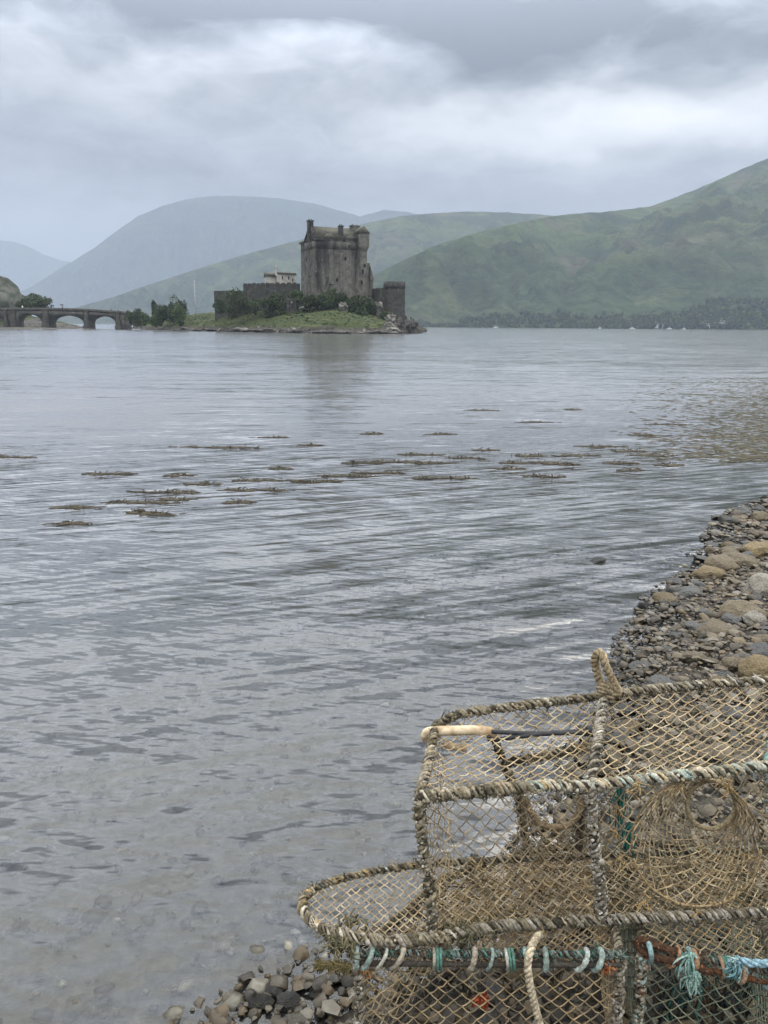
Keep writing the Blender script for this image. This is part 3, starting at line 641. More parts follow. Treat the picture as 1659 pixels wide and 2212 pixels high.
    def inside(p, poly):
        x, y = p[0], p[1]; c = False
        for i in range(len(poly)):
            x1, y1 = poly[i][:2]; x2, y2 = poly[i-1][:2]
            if (y1 > y) != (y2 > y) and x < (x2-x1)*(y-y1)/(y2-y1)+x1: c = not c
        return c
    mb = MB(); x0, x1, y0, y1 = lp[:, 0].min(), lp[:, 0].max(), lp[:, 1].min(), lp[:, 1].max()
    fb = lambda s, t: np.array([x0+(x1-x0)*s, y0+(y1-y0)*t+.035*(s-.5), ZB-.004+(.0 if s < .5 else -.01*(s-.5))])
    net(mb, fb, int((x1-x0)/.024), int((y1-y0)/.026), .00135, [(.36, .29, .18), (.28, .22, .13), (.44, .35, .22), (.24, .18, .10)], 56, .002, .14, lambda s, t: inside(fb(s, t), lp))
    mb.build('base_net', M['net'], E)
    mb = MB(); rr = random.Random(91)
    for _ in range(900):
        s_, t_ = rr.uniform(.3, 1), rr.uniform(.02, .98); a = fb(s_, t_)
        if not inside(a, lp): continue
        a = a+np.array([0, 0, rr.uniform(0, .008)]); d = np.array([rr.gauss(0, .014), rr.gauss(0, .010), rr.gauss(0, .003)]); tube(mb, [a, a+d*.6+np.array([0, 0, .002]), a+d*1.4], rr.uniform(.0008, .0024), 4, tuple(np.array(rr.choice([(.14, .10, .05), (.08, .065, .035), (.2, .15, .08), (.28, .2, .1), (.05, .045, .03)]))))
    o = mb.build('weed_scraps', M['wrap'], E); o['kind'] = 'stuff'
    face('end_net', [(bil(h1['NB'], h1['FB'], h1['FT'], h1['NT']), 5, 7, 57, None)], PNB, .0012)
    face('back_net', [(bil(h2['FB'], h3['FB'], h3['FT'], h2['FT']), 10, 8, 58, None), (bil(h1['FB'], h2['FB'], h2['FT'], h1['FT']), 9, 8, 59, lambda s, t: s > .42)], PND+PNB, .0012)
    # parlour frame inside
    mb = MB()
    wrap(mb, smooth_path([P(1068, 1595, 1.80), P(1090, 1655, 1.79), P(1118, 1715, 1.78), P(1130, 1780, 1.80), P(1138, 1850, 1.81)], 6), .0095, .006, .018, PAL_DARK, 61, True, 1, .4)
    wrap(mb, smooth_path([P(1098, 1648, 1.80), P(1180, 1632, 1.82), P(1285, 1612, 1.84)], 6), .010, .007, .018, PAL_DARK+[(.3, .22, .12)], 62, True, 1, .4)
    wrap(mb, smooth_path([P(1257, 1705, 1.72), P(1256, 1770, 1.72), P(1250, 1830, 1.75)], 6), .009, .006, .018, PAL_DARK, 63)
    mb.build('parlour_frame', M['wrap'], E)
    mb = MB(); pth = smooth_path([P(1135, 1722, 1.72), P(1145, 1752, 1.715), P(1165, 1778, 1.71), P(1200, 1788, 1.70), P(1235, 1778, 1.705), P(1252, 1750, 1.71), P(1257, 1715, 1.72)], 8)
    tube(mb, pth, .0085, 7, (.24, .185, .12)); clumps(mb, pth, .008, 60, .005, [(.26, .2, .13), (.33, .26, .17), (.15, .11, .07)], 9); mb.build('parlour_ring', M['wrap'], E)
    mb = MB()
    def drape(s, t):
        q = pth[int(s*(len(pth)-1))]; b_ = np.array(P(1105+210*s, 1850, 1.79)); return q*(1-t)+b_*t+np.array([0, .02*math.sin(PI*t), -.015*math.sin(PI*t)])
    net(mb, drape, 12, 6, .0014, [(.26, .2, .12), (.2, .15, .09), (.34, .27, .17)], 64, .004, .2); mb.build('parlour_net', M['net'], E)
    # door stick and elastic
    mb = MB(); pth = smooth_path([P(921, 1600, 1.80), P(919, 1588, 1.80), P(932, 1580, 1.80), P(990, 1578, 1.805), P(1040, 1578, 1.81), P(1064, 1584, 1.81), P(1062, 1594, 1.81)], 8)
    tube(mb, pth, np.interp(np.linspace(0, 1, len(pth)), [0, .15, .8, 1], [.010, .0125, .0125, .010]), 12)
    o = mb.build('door_stick', M['handle'], E, smooth=True); o['label'] = 'smooth cream wooden stick'
    mb = MB(); pth = smooth_path([P(958, 1606, 1.80), P(985, 1614, 1.80), P(1008, 1616, 1.80)], 6); tube(mb, pth, .0095, 10); mb.build('stick_stub', M['handle'], E, smooth=True)
    mb = MB()
    for pts in ([P(1062, 1580, 1.80), P(1130, 1584, 1.795), P(1200, 1583, 1.79), P(1285, 1576, 1.785)], [P(1056, 1590, 1.79), P(1062, 1598, 1.79), P(1130, 1590, 1.79), P(1200, 1584, 1.785), P(1285, 1584, 1.78)]):
        tube(mb, smooth_path(pts, 8), .0056, 7)
    wrap(mb, smooth_path([P(1262, 1580, 1.785), P(1300, 1580, 1.78)], 6), .011, .005, .011, [(.015, .015, .016), (.10, .10, .085), (.03, .03, .03)], 70)
    mb.build('elastic_cord', M['black'], E, smooth=True)
    # becket: loop of rope on the back rail
    mb = MB(); q = lambda u, v, d=0: P(u, v, 1.89+d)
    strand_rope(mb, smooth_path([q(1310, 1505), q(1298, 1478), q(1289, 1448), q(1285, 1424, -.01), q(1293, 1409, -.02), q(1302, 1417, -.03), q(1310, 1442, -.035), q(1323, 1470, -.025), q(1337, 1498, -.01)], 8), .0108, (.44, .36, .24), (.15, .12, .08), 71, .045)
    strand_rope(mb, smooth_path([q(1292, 1490, -.02), q(1310, 1480, -.03), q(1330, 1492, -.02), q(1318, 1504, -.03), q(1294, 1500, -.02), q(1308, 1492, -.035), q(1336, 1502, -.01)], 8), .009, (.36, .30, .21), (.13, .10, .07), 72, .04)
    o = mb.build('rope_loop', M['wrap'], E, smooth=True)
    # loose ends: green twine, orange tassels
    mb = MB(); rr = random.Random(5)
    def tassel(u, v, Y, n_, L, cols, rad=.0014, spread=.3):
        a = np.array(P(u, v, Y))
        for _ in range(n_):
            d = np.array([rr.gauss(0, spread), rr.gauss(0, spread*.5), -1+rr.gauss(0, .3)])*L*rr.uniform(.5, 1.1); st = a+np.array([rr.gauss(0, .004) for _ in range(3)])
            tube(mb, smooth_path([st, st+d*.5+np.array([rr.gauss(0, .005), 0, 0]), st+d], 3), rad, 4, tuple(np.array(rr.choice(cols))*rr.uniform(.7, 1.2)))
    tassel(1345, 1700, 1.66, 16, .13, [(.03, .14, .12), (.05, .2, .17)], .0018, .10); tassel(1362, 1780, 1.68, 12, .09, [(.03, .14, .12), (.04, .18, .15)], .002, .2)
    mb.build('green_twine', M['wrap'], E)
    for (u, v, Y) in ((1378, 1690, 1.58), (1335, 1745, 1.60), (1325, 1795, 1.6), (1340, 1850, 1.6), (1470, 1700, 1.6), (1565, 1690, 1.6), (1510, 1968, 1.6), (1395, 1945, 1.58)):
        mb = MB(); tassel(u, v, Y, 12, .022, [(.45, .31, .13), (.36, .26, .13), (.5, .4, .24)], .0012, .9)
        mb.build('orange_tuft', M['wrap'], E)
creel_upper()

def creel_low(label, poly, zt, palrail, palpost, pnet, seed, rust):
    E = empty('lobster_creel', (*np.mean(np.array(poly), 0), .05), label, 'lobster creel', 'lobster creels stacked on the shore')
    top = [np.array((x, y, zt)) for x, y in poly]; n_ = len(poly); zb = .05
    rr = random.Random(seed)
    mb = MB(); near = smooth_path([top[0]+np.array([0, 0, 0]), top[0]*.5+top[1]*.5+np.array([0, -.004, .002]), top[1]], 8)
    bars = [near+np.array([0, 0, .006]), near+np.array([.0, -.012, -.012])]
    tube(mb, bars[1], .0062, 8, rust[1]); clumps(mb, bars[1], .007, 60, .004, rust, seed+1)
    wrap(mb, bars[0], .0072, .0042, .011, rust+[tuple(.55*x for x in c) for c in palrail[:3]]+[(.07, .20, .17)], seed+2, True, .92, .35); clumps(mb, bars[0], .008, 70, .004, rust+PAL_DARK, seed+3)
    mb.build('top_rail', M['wrap'], E)
    mb = MB(); L = np.linalg.norm(near[-1]-near[0]); pos = .03
    while pos < L-.02:
        f = pos/L; c = near[int(f*(len(near)-1))]+np.array([0, -.006, -.003]); tl = rr.uniform(-.3, 1.3)*.014; kk = rr.random()
        colr = np.array(rr.choice(palrail)); rad = .0068 if kk < .7 else .0042
        q = [c+np.array([tl*(math.sin(a)*.9)+.0, -.019*math.cos(a), .023*math.sin(a)]) for a in np.linspace(-2.2, 2.2, 14)]
        tube(mb, q, [rad*rr.uniform(.8, 1.15) for _ in q], 7, np.array([colr*rr.uniform(.6, 1.1) for _ in q]))
        if kk > .86:
            for e in range(rr.randint(2, 4)): tube(mb, [x+np.array([.0075*(e+1), 0, 0]) for x in q], .004, 5, (.10, .22, .19))
            pos += .03
        pos += rr.uniform(.018, .062)
    mb.build('rope_lashing', M['wrap'], E)
    mb = MB()
    for a, b_ in [(i, (i+1) % n_) for i in range(1, n_)]: wrap(mb, np.array([top[a], top[b_]]), .009, .006, .018, PAL_DARK, seed+10+a)
    mb.build('top_frame', M['wrap'], E)
    for k in (0, 1, 2, n_-1):
        mb = MB(); a = top[k]; pth = smooth_path([a+np.array([0, 0, -.005]), a+np.array([.006, 0, -.12]), a+np.array([.004, 0, -.22]), (a[0], a[1], zb)], 6)
        wrap(mb, pth, .011, .0075, .023, palpost, seed+20+k, True, .9, .4); clumps(mb, pth, .013, 120, .006, palpost, seed+30+k); mb.build('post', M['wrap'], E)
    low = [np.array((x, y, zb)) for x, y in poly]
    mb = MB(); tube(mb, np.array(low+low[:1]), .01, 6, rust[0]); mb.build('base_frame', M['wrap'], E)
    for nm, ia, ib in (('front_net', 0, 1), ('side_net', 1, 2), ('side_net', n_-1, 0), ('back_net', 2, n_-1)):
        w = np.linalg.norm(top[ib]-top[ia]); mb = MB(); out = -.0
        net(mb, bil(low[ia], low[ib], top[ib]+np.array([0, -.006, -.012]), top[ia]+np.array([0, -.006, -.012])), max(4, int(w/.037)), 8, .0016, pnet, seed+40+ia, .003, .14); mb.build(nm, M['net'], E)
    mb = MB(); x0, x1 = min(p[0] for p in poly), max(p[0] for p in poly); y0, y1 = min(p[1] for p in poly), max(p[1] for p in poly)
    def ins(p):
        c = False
        for i in range(n_):
            a1, b1 = poly[i]; a2, b2 = poly[i-1]
            if (b1 > p[1]) != (b2 > p[1]) and p[0] < (a2-a1)*(p[1]-b1)/(b2-b1)+a1: c = not c
        return c
    ft = lambda s, t: np.array([x0+(x1-x0)*s, y0+(y1-y0)*t, zt-.006])
    for lay in range(2):
        net(mb, lambda s, t: ft(s, t)+np.array([.009*lay, .006*lay, -.012*lay]), int((x1-x0)/.027), int((y1-y0)/.026), .0015, pnet if lay else PNB+[(.30, .20, .10)], seed+60+lay, .003, .2, lambda s, t: ins(ft(s, t)))
    mb.build('top_net', M['net'], E)
    return E, top
# lower left
pa = [(-.055, 1.512), (.563, 1.512), (.63, 1.93), (.39, 1.87), (.16, 1.765)]
EA, topA = creel_low('lower left creel with pale blue rope lashing on its black top rail', pa, .362, [(.38, .48, .46), (.32, .41, .39), (.44, .50, .47), (.38, .34, .28), (.5, .5, .45)], PAL_BARN, PN[2:]+PNB, 100, [(.05, .047, .045), (.065, .058, .05), (.10, .06, .04), (.06, .15, .125)])
pb = [(.628, 1.545), (.915, 1.462), (1.02, 1.90), (.70, 1.94)]
EB, topB = creel_low('lower right creel with rusty top rail, dark green netting and blue rags', pb, .358, [(.28, .42, .44), (.40, .24, .15), (.32, .46, .47), (.40, .28, .19)], PAL_TEAL+[(.36, .2, .12)], PND, 200, [(.08, .042, .026), (.14, .065, .032), (.20, .10, .045), (.06, .035, .025)])
def fray(name, parent, u, v, Y, n_, L, cols, dirs, rad, seed, mt='wrap'):
    mb = MB(); rr = random.Random(seed); a = np.array(P(u, v, Y))
    for _ in range(n_):
        d = np.array(rr.choice(dirs))+np.array([rr.gauss(0, .25) for _ in range(3)]); d = d/np.linalg.norm(d)*L*rr.uniform(.6, 1.1); st = a+np.array([rr.gauss(0, .004) for _ in range(3)])
        tube(mb, smooth_path([st, st+d*.5+np.array([rr.gauss(0, .006) for _ in range(3)]), st+d+np.array([0, 0, -.006])], 3), [rad, rad, rad, rad, rad*.9, rad*.7, rad*.5], 4, tuple(np.array(rr.choice(cols))*rr.uniform(.75, 1.2)))
    return mb.build(name, M[mt], parent)
BL = [(.20, .38, .44), (.27, .45, .50), (.13, .27, .31), (.36, .52, .54)]
fray('blue_rag', EB, 1592, 2078, 1.475, 70, .035, BL, [(-1, -.2, .6), (-1, -.2, -.4), (-.2, -.3, -1), (.3, -.2, -1)], .0022, 1)
fray('blue_rag', EB, 1490, 2062, 1.495, 45, .055, [(.24, .42, .40), (.34, .50, .48), (.2, .34, .32)], [(.12, -.05, -1)], .0026, 2)
fray('blue_rag', EB, 1502, 2105, 1.475, 40, .045, [(.24, .38, .36), (.30, .45, .42)], [(-.1, -.05, -1)], .0024, 3)
mb = MB(); strand_rope(mb, smooth_path([P(1590, 2072, 1.473), P(1620, 2080, 1.468), P(1662, 2082, 1.46), P(1700, 2090, 1.455)], 6), .0085, (.30, .48, .60), (.2, .34, .4), 9, .07); mb.build('blue_rope', M['wrap'], EB)
mb = MB(); pth = smooth_path([P(1470, 2060, 1.52), P(1415, 2042, 1.535), P(1386, 2030, 1.545), P(1378, 2042, 1.545), P(1400, 2062, 1.53), P(1470, 2080, 1.50), P(1540, 2100, 1.485)], 8); tube(mb, pth, .0085, 9, (.07, .038, .024)); clumps(mb, pth, .008, 220, .0045, [(.13, .06, .032), (.09, .045, .028), (.20, .10, .05), (.07, .045, .033)], 3); mb.build('rusty_bar', M['wrap'], EB)
fray('orange_tuft', EA, 1310, 2083, 1.50, 40, .02, [(.42, .13, .05), (.36, .2, .1)], [(0, -.3, -1), (1, 0, -.4)], .0016, 4)
fray('red_float_scrap', EA, 1040, 2160, 1.56, 60, .02, [(.40, .09, .04), (.30, .06, .03)], [(1, 0, .3), (-1, 0, -.2), (.6, 0, -.4)], .0035, 5)
fray('orange_tuft', EA, 788, 2085, 1.50, 40, .018, [(.38, .18, .07), (.30, .17, .08)], [(0, -.2, -1), (-1, 0, -.4)], .0018, 6)
# weedy stick poking out of the lower left creel
mb = MB(); pth = smooth_path([P(790, 2092, 1.55), P(745, 2088, 1.58), P(690, 2082, 1.61)], 8); tube(mb, pth, .006, 7, (.15, .12, .06)); rr = random.Random(8)
for _ in range(420):
    a = pth[rr.randrange(len(pth))]; d = np.array([rr.gauss(-.004, .006), rr.gauss(0, .005), rr.gauss(-.002, .006)]); tube(mb, [a, a+d*.6, a+d*1.6], .0014, 4, rr.choice([(.19, .16, .075), (.14, .115, .05), (.25, .21, .11)]))
tag(mb.build('weedy_stick', M['wrap']), 'short stick furred with brown weed, jutting left from the lower left creel', 'stick')
# dark weed and rubbish inside the lower creels
def inner(parent, u0, u1, v0, v1, Y, n_, cols, seed, name):
    mb = MB(); rr = random.Random(seed)
    for _ in range(n_):
        a = np.array(P(rr.uniform(u0, u1), rr.uniform(v0, v1), Y+rr.uniform(0, .12))); d = np.array([rr.gauss(0, .3), rr.gauss(0, .3), -1])*rr.uniform(.02, .09)
        tube(mb, smooth_path([a, a+d*.5+np.array([rr.gauss(0, .008), 0, 0]), a+d], 3), rr.uniform(.001, .0026), 4, tuple(np.array(rr.choice(cols))*rr.uniform(.6, 1.2)))
    mb.build(name, M['wrap'], parent)
inner(EA, 850, 1330, 2090, 2230, 1.68, 330, [(.12, .10, .065), (.16, .13, .08), (.08, .09, .06), (.20, .16, .10), (.09, .12, .11)], 11, 'tangled_net')
inner(EB, 1420, 1690, 2090, 2240, 1.60, 420, [(.03, .05, .045), (.05, .08, .07), (.03, .07, .10), (.10, .07, .04), (.06, .2, .17), (.02, .03, .03)], 12, 'tangled_net')
# cream rope hanging over the lower creel
mb = MB(); strand_rope(mb, smooth_path([P(1168, 2018, 1.56), P(1158, 2027, 1.535), P(1147, 2050, 1.495), P(1140, 2080, 1.478), P(1142, 2110, 1.476), P(1150, 2150, 1.474), P(1160, 2190, 1.474), P(1172, 2240, 1.472), P(1180, 2330, 1.47)], 8), .0088, (.66, .58, .44), (.22, .18, .12), 81, .040)
tag(mb.build('rope', M['wrap'], smooth=True), 'clean cream twisted rope hanging down the front of the lower left creel', 'rope')

# ------------------------------------------------------------------ seaweed
def weed_mesh(w, d, seed, dens=1.0):
    rr = random.Random(seed); mb = MB(); n_ = int((60+w*170)*dens)
    nb = max(2, int(w*7)); cl = [(rr.uniform(-.5, .5)*w*.9, rr.gauss(0, .18)*d, rr.uniform(.05, .16)*min(w, .8)) for _ in range(nb)]
    for _ in range(n_):
        bx, by, bs = rr.choice(cl); x = bx+rr.gauss(0, bs*1.3); y = by+rr.gauss(0, .5)*d*.3
        a = rr.gauss(0, .3); L = rr.uniform(.04, .16); up = rr.uniform(.002, .008) if rr.random() < .9 else rr.uniform(.025, .05)
        c = np.array(rr.choice([(.035, .028, .014), (.05, .04, .018), (.025, .022, .013), (.075, .056, .025)]))
        sx = math.cos(a)*L*rr.choice((-1, 1)); sy = math.sin(a)*L
        p = [(x, y, -.008), (x+sx*.4, y+sy*.4, up), (x+sx*.8, y+sy*.8, up*.75), (x+sx, y+sy, -.004)]
        if up > .03: p = [(x, y, -.01), (x+rr.gauss(0, .008), y, up*.5), (x+rr.gauss(0, .018), y, up)]
        tube(mb, p, [rr.uniform(.003, .007) for _ in p], 4, tuple(c))
    return mb
CL = [(135, 1097, 100), (158, 1131, 52), (285, 1086, 145), (360, 1064, 115), (352, 1110, 75), (392, 1080, 60), (300, 1107, 36), (232, 1023, 90), (390, 1027, 60), (443, 1047, 52), (500, 1085, 70), (568, 1039, 100), (555, 1059, 80), (470, 967, 140), (592, 945, 62), (15, 988, 66), (600, 1013, 25), (685, 1042, 70), (735, 1029, 84), (762, 1000, 84), (818, 1023, 64), (850, 998, 50), (950, 1001, 92), (946, 1033, 92), (905, 983, 70), (1040, 973, 50), (1000, 990, 56), (1090, 1000, 80), (1140, 985, 80), (1168, 1000, 60), (1140, 913, 62), (945, 938, 55), (1045, 887, 60), (1112, 1013, 58), (1230, 1003, 80), (1260, 985, 92), (1330, 1000, 70), (1352, 1016, 60), (1290, 965, 80), (1392, 940, 72), (1430, 917, 84), (1240, 885, 40), (1420, 985, 80), (790, 938, 52), (660, 962, 34), (1170, 1030, 50), (1460, 1005, 50), (1375, 975, 60)]
LW = {0: 'thin brown weed patch leftmost of the near floating row', 1: 'sparse weed sprigs lowest of all the floating patches', 2: 'longest near weed raft, dark and solid, left of centre', 3: 'dark weed patch just above the longest near raft', 4: 'rounded weed patch just below the longest near raft', 13: 'long flat weed streak reaching left of the castle reflection', 14: 'small dark weed streak at the left edge of the castle reflection', 15: 'dark weed streak cut by the left frame edge', 10: 'faint thin greenish weed patch right of the longest near raft', 11: 'bushy weed patch below the castle reflection', 23: 'thick brown weed raft right of the castle reflection', 30: 'brown weed patch furthest out right of centre', 43: 'weed tuft at the right edge of the castle reflection'}
for k, (u, v, w) in enumerate(CL):
    p = G(u, v); dep = (p-EYE).dot(Fv); wm = w/FPX*dep; dm = .10+.035*p.y
    o = weed_mesh(wm, dm*.24, 500+k, .75).build('seaweed_patch', M['weed']); o.location = (p.x, p.y, .002); o.scale = (1, 1, .9)
    side = 'left half' if u < 620 else ('middle' if u < 1000 else 'right half')
    tag(o, LW.get(k, {'left half': 'small brown seaweed tuft floating in the left half of the loch', 'middle': 'small brown seaweed tuft floating below the keep reflection', 'right half': 'brown seaweed streak floating in front of the right hand weed bed'}[side]), 'seaweed', 'floating seaweed patches, '+side)
mb = MB(); rr = random.Random(77)
for _ in range(3400):
    u = 1680-abs(rr.gauss(0, 150))+rr.uniform(0, 60); v = rr.uniform(815, 995)
    if u < 1330+(900-v)*.5*(1 if v < 900 else -.6): continue
    p = G(u, v); L = rr.uniform(.06, .3); a = rr.gauss(0, .4); x, y = p.x+rr.gauss(0, .2), p.y+rr.gauss(0, .2); up = rr.uniform(.002, .012)
    c = np.array(rr.choice([(.08, .066, .035), (.065, .055, .03), (.10, .085, .045), (.05, .052, .03)]))
    tube(mb, [(x, y, -.006), (x+L*.4*math.cos(a), y+L*.4*math.sin(a), up), (x+L*math.cos(a), y+L*math.sin(a), -.004)], rr.uniform(.003, .006), 4, tuple(c))
tag(mb.build('weed_bed', M['weed']), 'brown weed bed breaking the surface at the right', None, None, 'stuff')

# ------------------------------------------------------------------ island
def poly_dist(x, y, poly):
    p = np.stack([np.ravel(x), np.ravel(y)], 1); best = np.full(len(p), 1e9); ins = np.zeros(len(p), bool)
    for i in range(len(poly)):
        a, b = np.array(poly[i-1]), np.array(poly[i]); d = b-a; t = np.clip(((p-a)@d)/(d@d), 0, 1); best = np.minimum(best, np.linalg.norm(p-(a+t[:, None]*d), axis=1))
        c = (a[1] > p[:, 1]) != (b[1] > p[:, 1]); xx = (b[0]-a[0])*(p[:, 1]-a[1])/(b[1]-a[1]+1e-12)+a[0]; ins ^= c & (p[:, 0] < xx)
    return np.where(ins, best, -best)
ISL = [XY(u, Y) for u, Y in ((262, 262), (300, 240), (360, 221), (430, 205), (520, 193), (600, 181), (660, 176), (740, 174), (830, 176), (885, 184), (910, 196), (915, 212), (905, 240), (800, 268), (600, 290), (420, 300), (280, 292))]
def zat(v, Y, u=700): return P(u, v, Y).z
def ihraw(x, y):
    d = poly_dist(x, y, ISL); x = np.ravel(x); y = np.ravel(y)
    h = np.where(d > 0, 5.4*(1-np.exp(-np.clip(d, 0, 99)/9.0)), d*.3)
    kx, ky = XY(735, 214); h = h+4.6*np.exp(-(((x-kx)/13)**2+((y-ky)/9)**2))*(d > 0)
    lx, ly = XY(300, 262); h = h-2.2*np.exp(-(((x-lx)/14)**2+((y-ly)/22)**2))*(d > 0)
    rx, ry = XY(885, 200); h = h-1.6*np.exp(-(((x-rx)/6)**2+((y-ry)/18)**2))*(d > 0)
    return h
xs = np.arange(ISL[0][0]-6, ISL[11][0]+8, .9); ys = np.arange(168, 306, 1.0); X, Y = np.meshgrid(xs, ys); Z = ihraw(X, Y).reshape(X.shape)
def inz(x, y): return .55*fbm((x*.11, y*.11, 1), 4)+.35*fbm((x*.45, y*.45, 5), 3)
Z = Z+np.array([inz(x, y) for x, y in zip(X.ravel(), Y.ravel())]).reshape(X.shape)*np.clip(Z+.6, .15, 1.2)
def ih(x, y): z = float(ihraw(x, y)[0]); return z+inz(x, y)*min(max(z+.6, .15), 1.2)
mb = MB(); nx, ny = X.shape[1], X.shape[0]; i = (np.arange(ny-1)[:, None]*nx+np.arange(nx-1)[None]).ravel()
mb.add(np.stack([X, Y, Z], -1), np.stack([i, i+1, i+nx+1, i+nx], 1))
struct(mb.build('island_ground', M['island'], smooth=True))

def crag(u, v, Y, w, h, mt, seed, label, group=None, name='rock_outcrop'):
    p = P(u, v, Y); o = one_rock(name, seed, mt, 4, 1, .5, .5); o.location = p; o.scale = (w, w*.8, h); o.rotation_euler = (0, 0, seed)
    tag(o, label, 'rock', group); return o
crag(893, 707, 192, 2.7, 1.9, 'crag', 41, 'dark crag at the right tip of the castle island')
crag(868, 704, 188, 3.2, 1.9, 'crag', 42, 'dark crag below the corner tower')
crag(846, 709, 181, 2.6, 1.3, 'palecrag', 43, 'pale streaked ledge left of the dark crags')
crag(905, 715, 193, 1.6, .8, 'crag', 44, 'low black rock last before open water at the island tip')
crag(740, 666, 199, 1.9, 1.3, 'palecrag', 45, 'pale broken outcrop in the shrubs under the keep')
crag(816, 670, 200, 2.1, 2.0, 'palecrag', 46, 'pale rock face under the link wall by the corner tower')
crag(843, 688, 194, 1.4, 1.5, 'palecrag', 47, 'light grey outcrop at the foot of the corner tower')
crag(653, 665, 200, 1.5, .55, 'palecrag', 48, 'whitish flat boulder right of the memorial')
rr = random.Random(3)
for k in range(26):
    u = 385+k*19+rr.uniform(-7, 7); x = (u-CU)/FPX
    Yf = np.interp(u, [360, 430, 520, 600, 660, 740, 830, 885], [221, 205, 193, 181, 176, 174, 176, 184])+rr.uniform(-.6, 2.2)
    px, py = XY(u, Yf); o = one_rock('shore_ledge', 700+k, 'crag' if rr.random() < .8 else 'palecrag', 3, 1, .5, .45); w = rr.uniform(1.2, 3.4)
    o.location = (px, py, rr.uniform(.1, .45)); o.scale = (w, w*.6, rr.uniform(.35, .8)); o.rotation_euler = (0, 0, rr.uniform(-.4, .4)); tag(o, 'low dark rock ledge along the waterline of the castle island', 'rock', 'rock ledges at the island waterline')

mb = MB(); rr = np.random.default_rng(12); n_ = 14000
gx = rr.uniform(xs[0], xs[-1], n_); gy = rr.uniform(170, 240, n_); gd = poly_dist(gx, gy, ISL); gk = (gd > 2.2) & (ihraw(gx, gy) > 1.3); gx, gy = gx[gk], gy[gk]
for x_, y_ in zip(gx, gy):
    z_ = ih(x_, y_); h_ = rr.uniform(.03, .13); a_ = rr.uniform(0, PI); w_ = rr.uniform(.12, .4); dx, dy = math.cos(a_)*w_, math.sin(a_)*w_; ox, oy = rr.normal(0, .3, 2)
    mb.add([(x_-dx, y_-dy, z_-.04), (x_+dx, y_+dy, z_-.04), (x_+dx*.5+ox, y_+dy*.5+oy, z_+h_), (x_-dx*.4+ox, y_-dy*.4+oy, z_+h_*.8)], [(0, 1, 2, 3)])
tag(mb.build('rough_grass', m_foliage('rough_grass_blades', (.024, .032, .0095), (.029, .038, .011), (.036, .042, .0135))), 'tufted rough grass on the castle island', None, None, 'stuff')
# ------------------------------------------------------------------ castle
TH = R_(24.7); KX, KY = XY(683, 205); ca, sa = math.cos(TH), math.sin(TH)
def kp(a, b): return (KX+a*ca-b*sa, KY+a*sa+b*ca)
def rect(a0, a1, b0, b1): return [kp(a0, b0), kp(a1, b0), kp(a1, b1), kp(a0, b1)]
zk = lambda v, Y=210: zat(v, Y, 720)
LA, LB = 14.3, 11.3
E = empty('castle_keep', (*kp(7, 5), 8), 'tall weathered stone castle keep with chimneys on the island', 'castle keep')
mb = MB(); prism(mb, rect(-.15, LA+.15, -.15, LB+.15), 5, zk(600), .012); prism(mb, rect(0, LA, 0, LB), zk(600), zk(541))
for a0, a1, z0, z1, dp in ((3.3, 5.0, 600, 552, .35), (6.6, 7.4, 610, 541, .22), (11.0, 12.0, 625, 541, .3)):
    prism(mb, rect(a0, a1, -dp, -.003), zk(z0+15), zk(z1), .0)
mb.build('wall', M['keep'], E)
mb = MB(); ring(mb, rect(0, LA, 0, LB), rect(.25, LA-.25, .25, LB-.25), zk(541), zk(524))
ring(mb, rect(-.16, LA*.2, -.16, .7), rect(.0, LA*.2-.4, .0, .3), zk(524), zk(519.5))
ring(mb, rect(-.3, 2.2, LB-2.2, LB+.42), rect(0, 1.8, LB-1.8, LB), zk(524), zk(519))
mb.build('parapet', M['keep'], E)
mb = MB(); prism(mb, rect(.9, 13.6, 1.6, 9.7), zk(541)+.01, zk(519)); w_ = mb.build('cap_house', M['keep'], E)
mb = MB(); f = rect(.7, 13.8, 1.4, 9.9); gable(mb, f[0], f[1], f[2], f[3], zk(519)+.003, zk(488)); rf = mb.build('roof', M['slate'], E)
mb = MB()   # skews on the left gable
g0, g1, gm = kp(.45, 1.3), kp(.45, 10), kp(.45, 5.65)
for (p0, q0, za, zb_) in ((kp(.75, 1.25), kp(.75, 5.6), zk(519), zk(486)), (kp(.75, 10.05), kp(.75, 5.7), zk(519), zk(486))):
    tube(mb, [(p0[0], p0[1], za), (q0[0], q0[1], zb_)], .38, 4)
mb.build('gable_coping', M['keep'], rf)
def stack_(a, b, wa, wb, v0, v1, parent):
    mb = MB(); prism(mb, rect(a-wa, a+wa, b-wb, b+wb), zk(v0), zk(v1+2)); prism(mb, rect(a-wa-.15, a+wa+.15, b-wb-.15, b+wb+.15), zk(v1+2)+.002, zk(v1)); 
    for q in (-.5, .5): 
        x, y = kp(a+q*wa, b); tube(mb, [(x, y, zk(v1)), (x, y, zk(v1)+.35)], .14, 8)
    return mb.build('chimney', M['keep'], parent)
stack_(.75, 5.65, .62, .8, 530, 476, rf); stack_(8.3, 3.4, .5, .6, 515, 486, rf); stack_(13.2, 5.65, 1.15, .7, 525, 481, rf)
def dormer(a, w, vt, vp):
    mb = MB(); prism(mb, rect(a-w, a+w, .3, 2.4), zk(541)+.02, zk(vt)); gf = rect(a-w-.1, a+w+.1, .2, 3.4)
    o = mb.build('dormer', M['keep'], E); r_ = MB(); gable(r_, gf[1], gf[2], gf[3], gf[0], zk(vt)+.003, zk(vp)); r_.build('dormer_roof', M['slate'], o); return o
dormer(4.3, 1.55, 518, 506); dormer(10.2, 1.4, 517, 508)
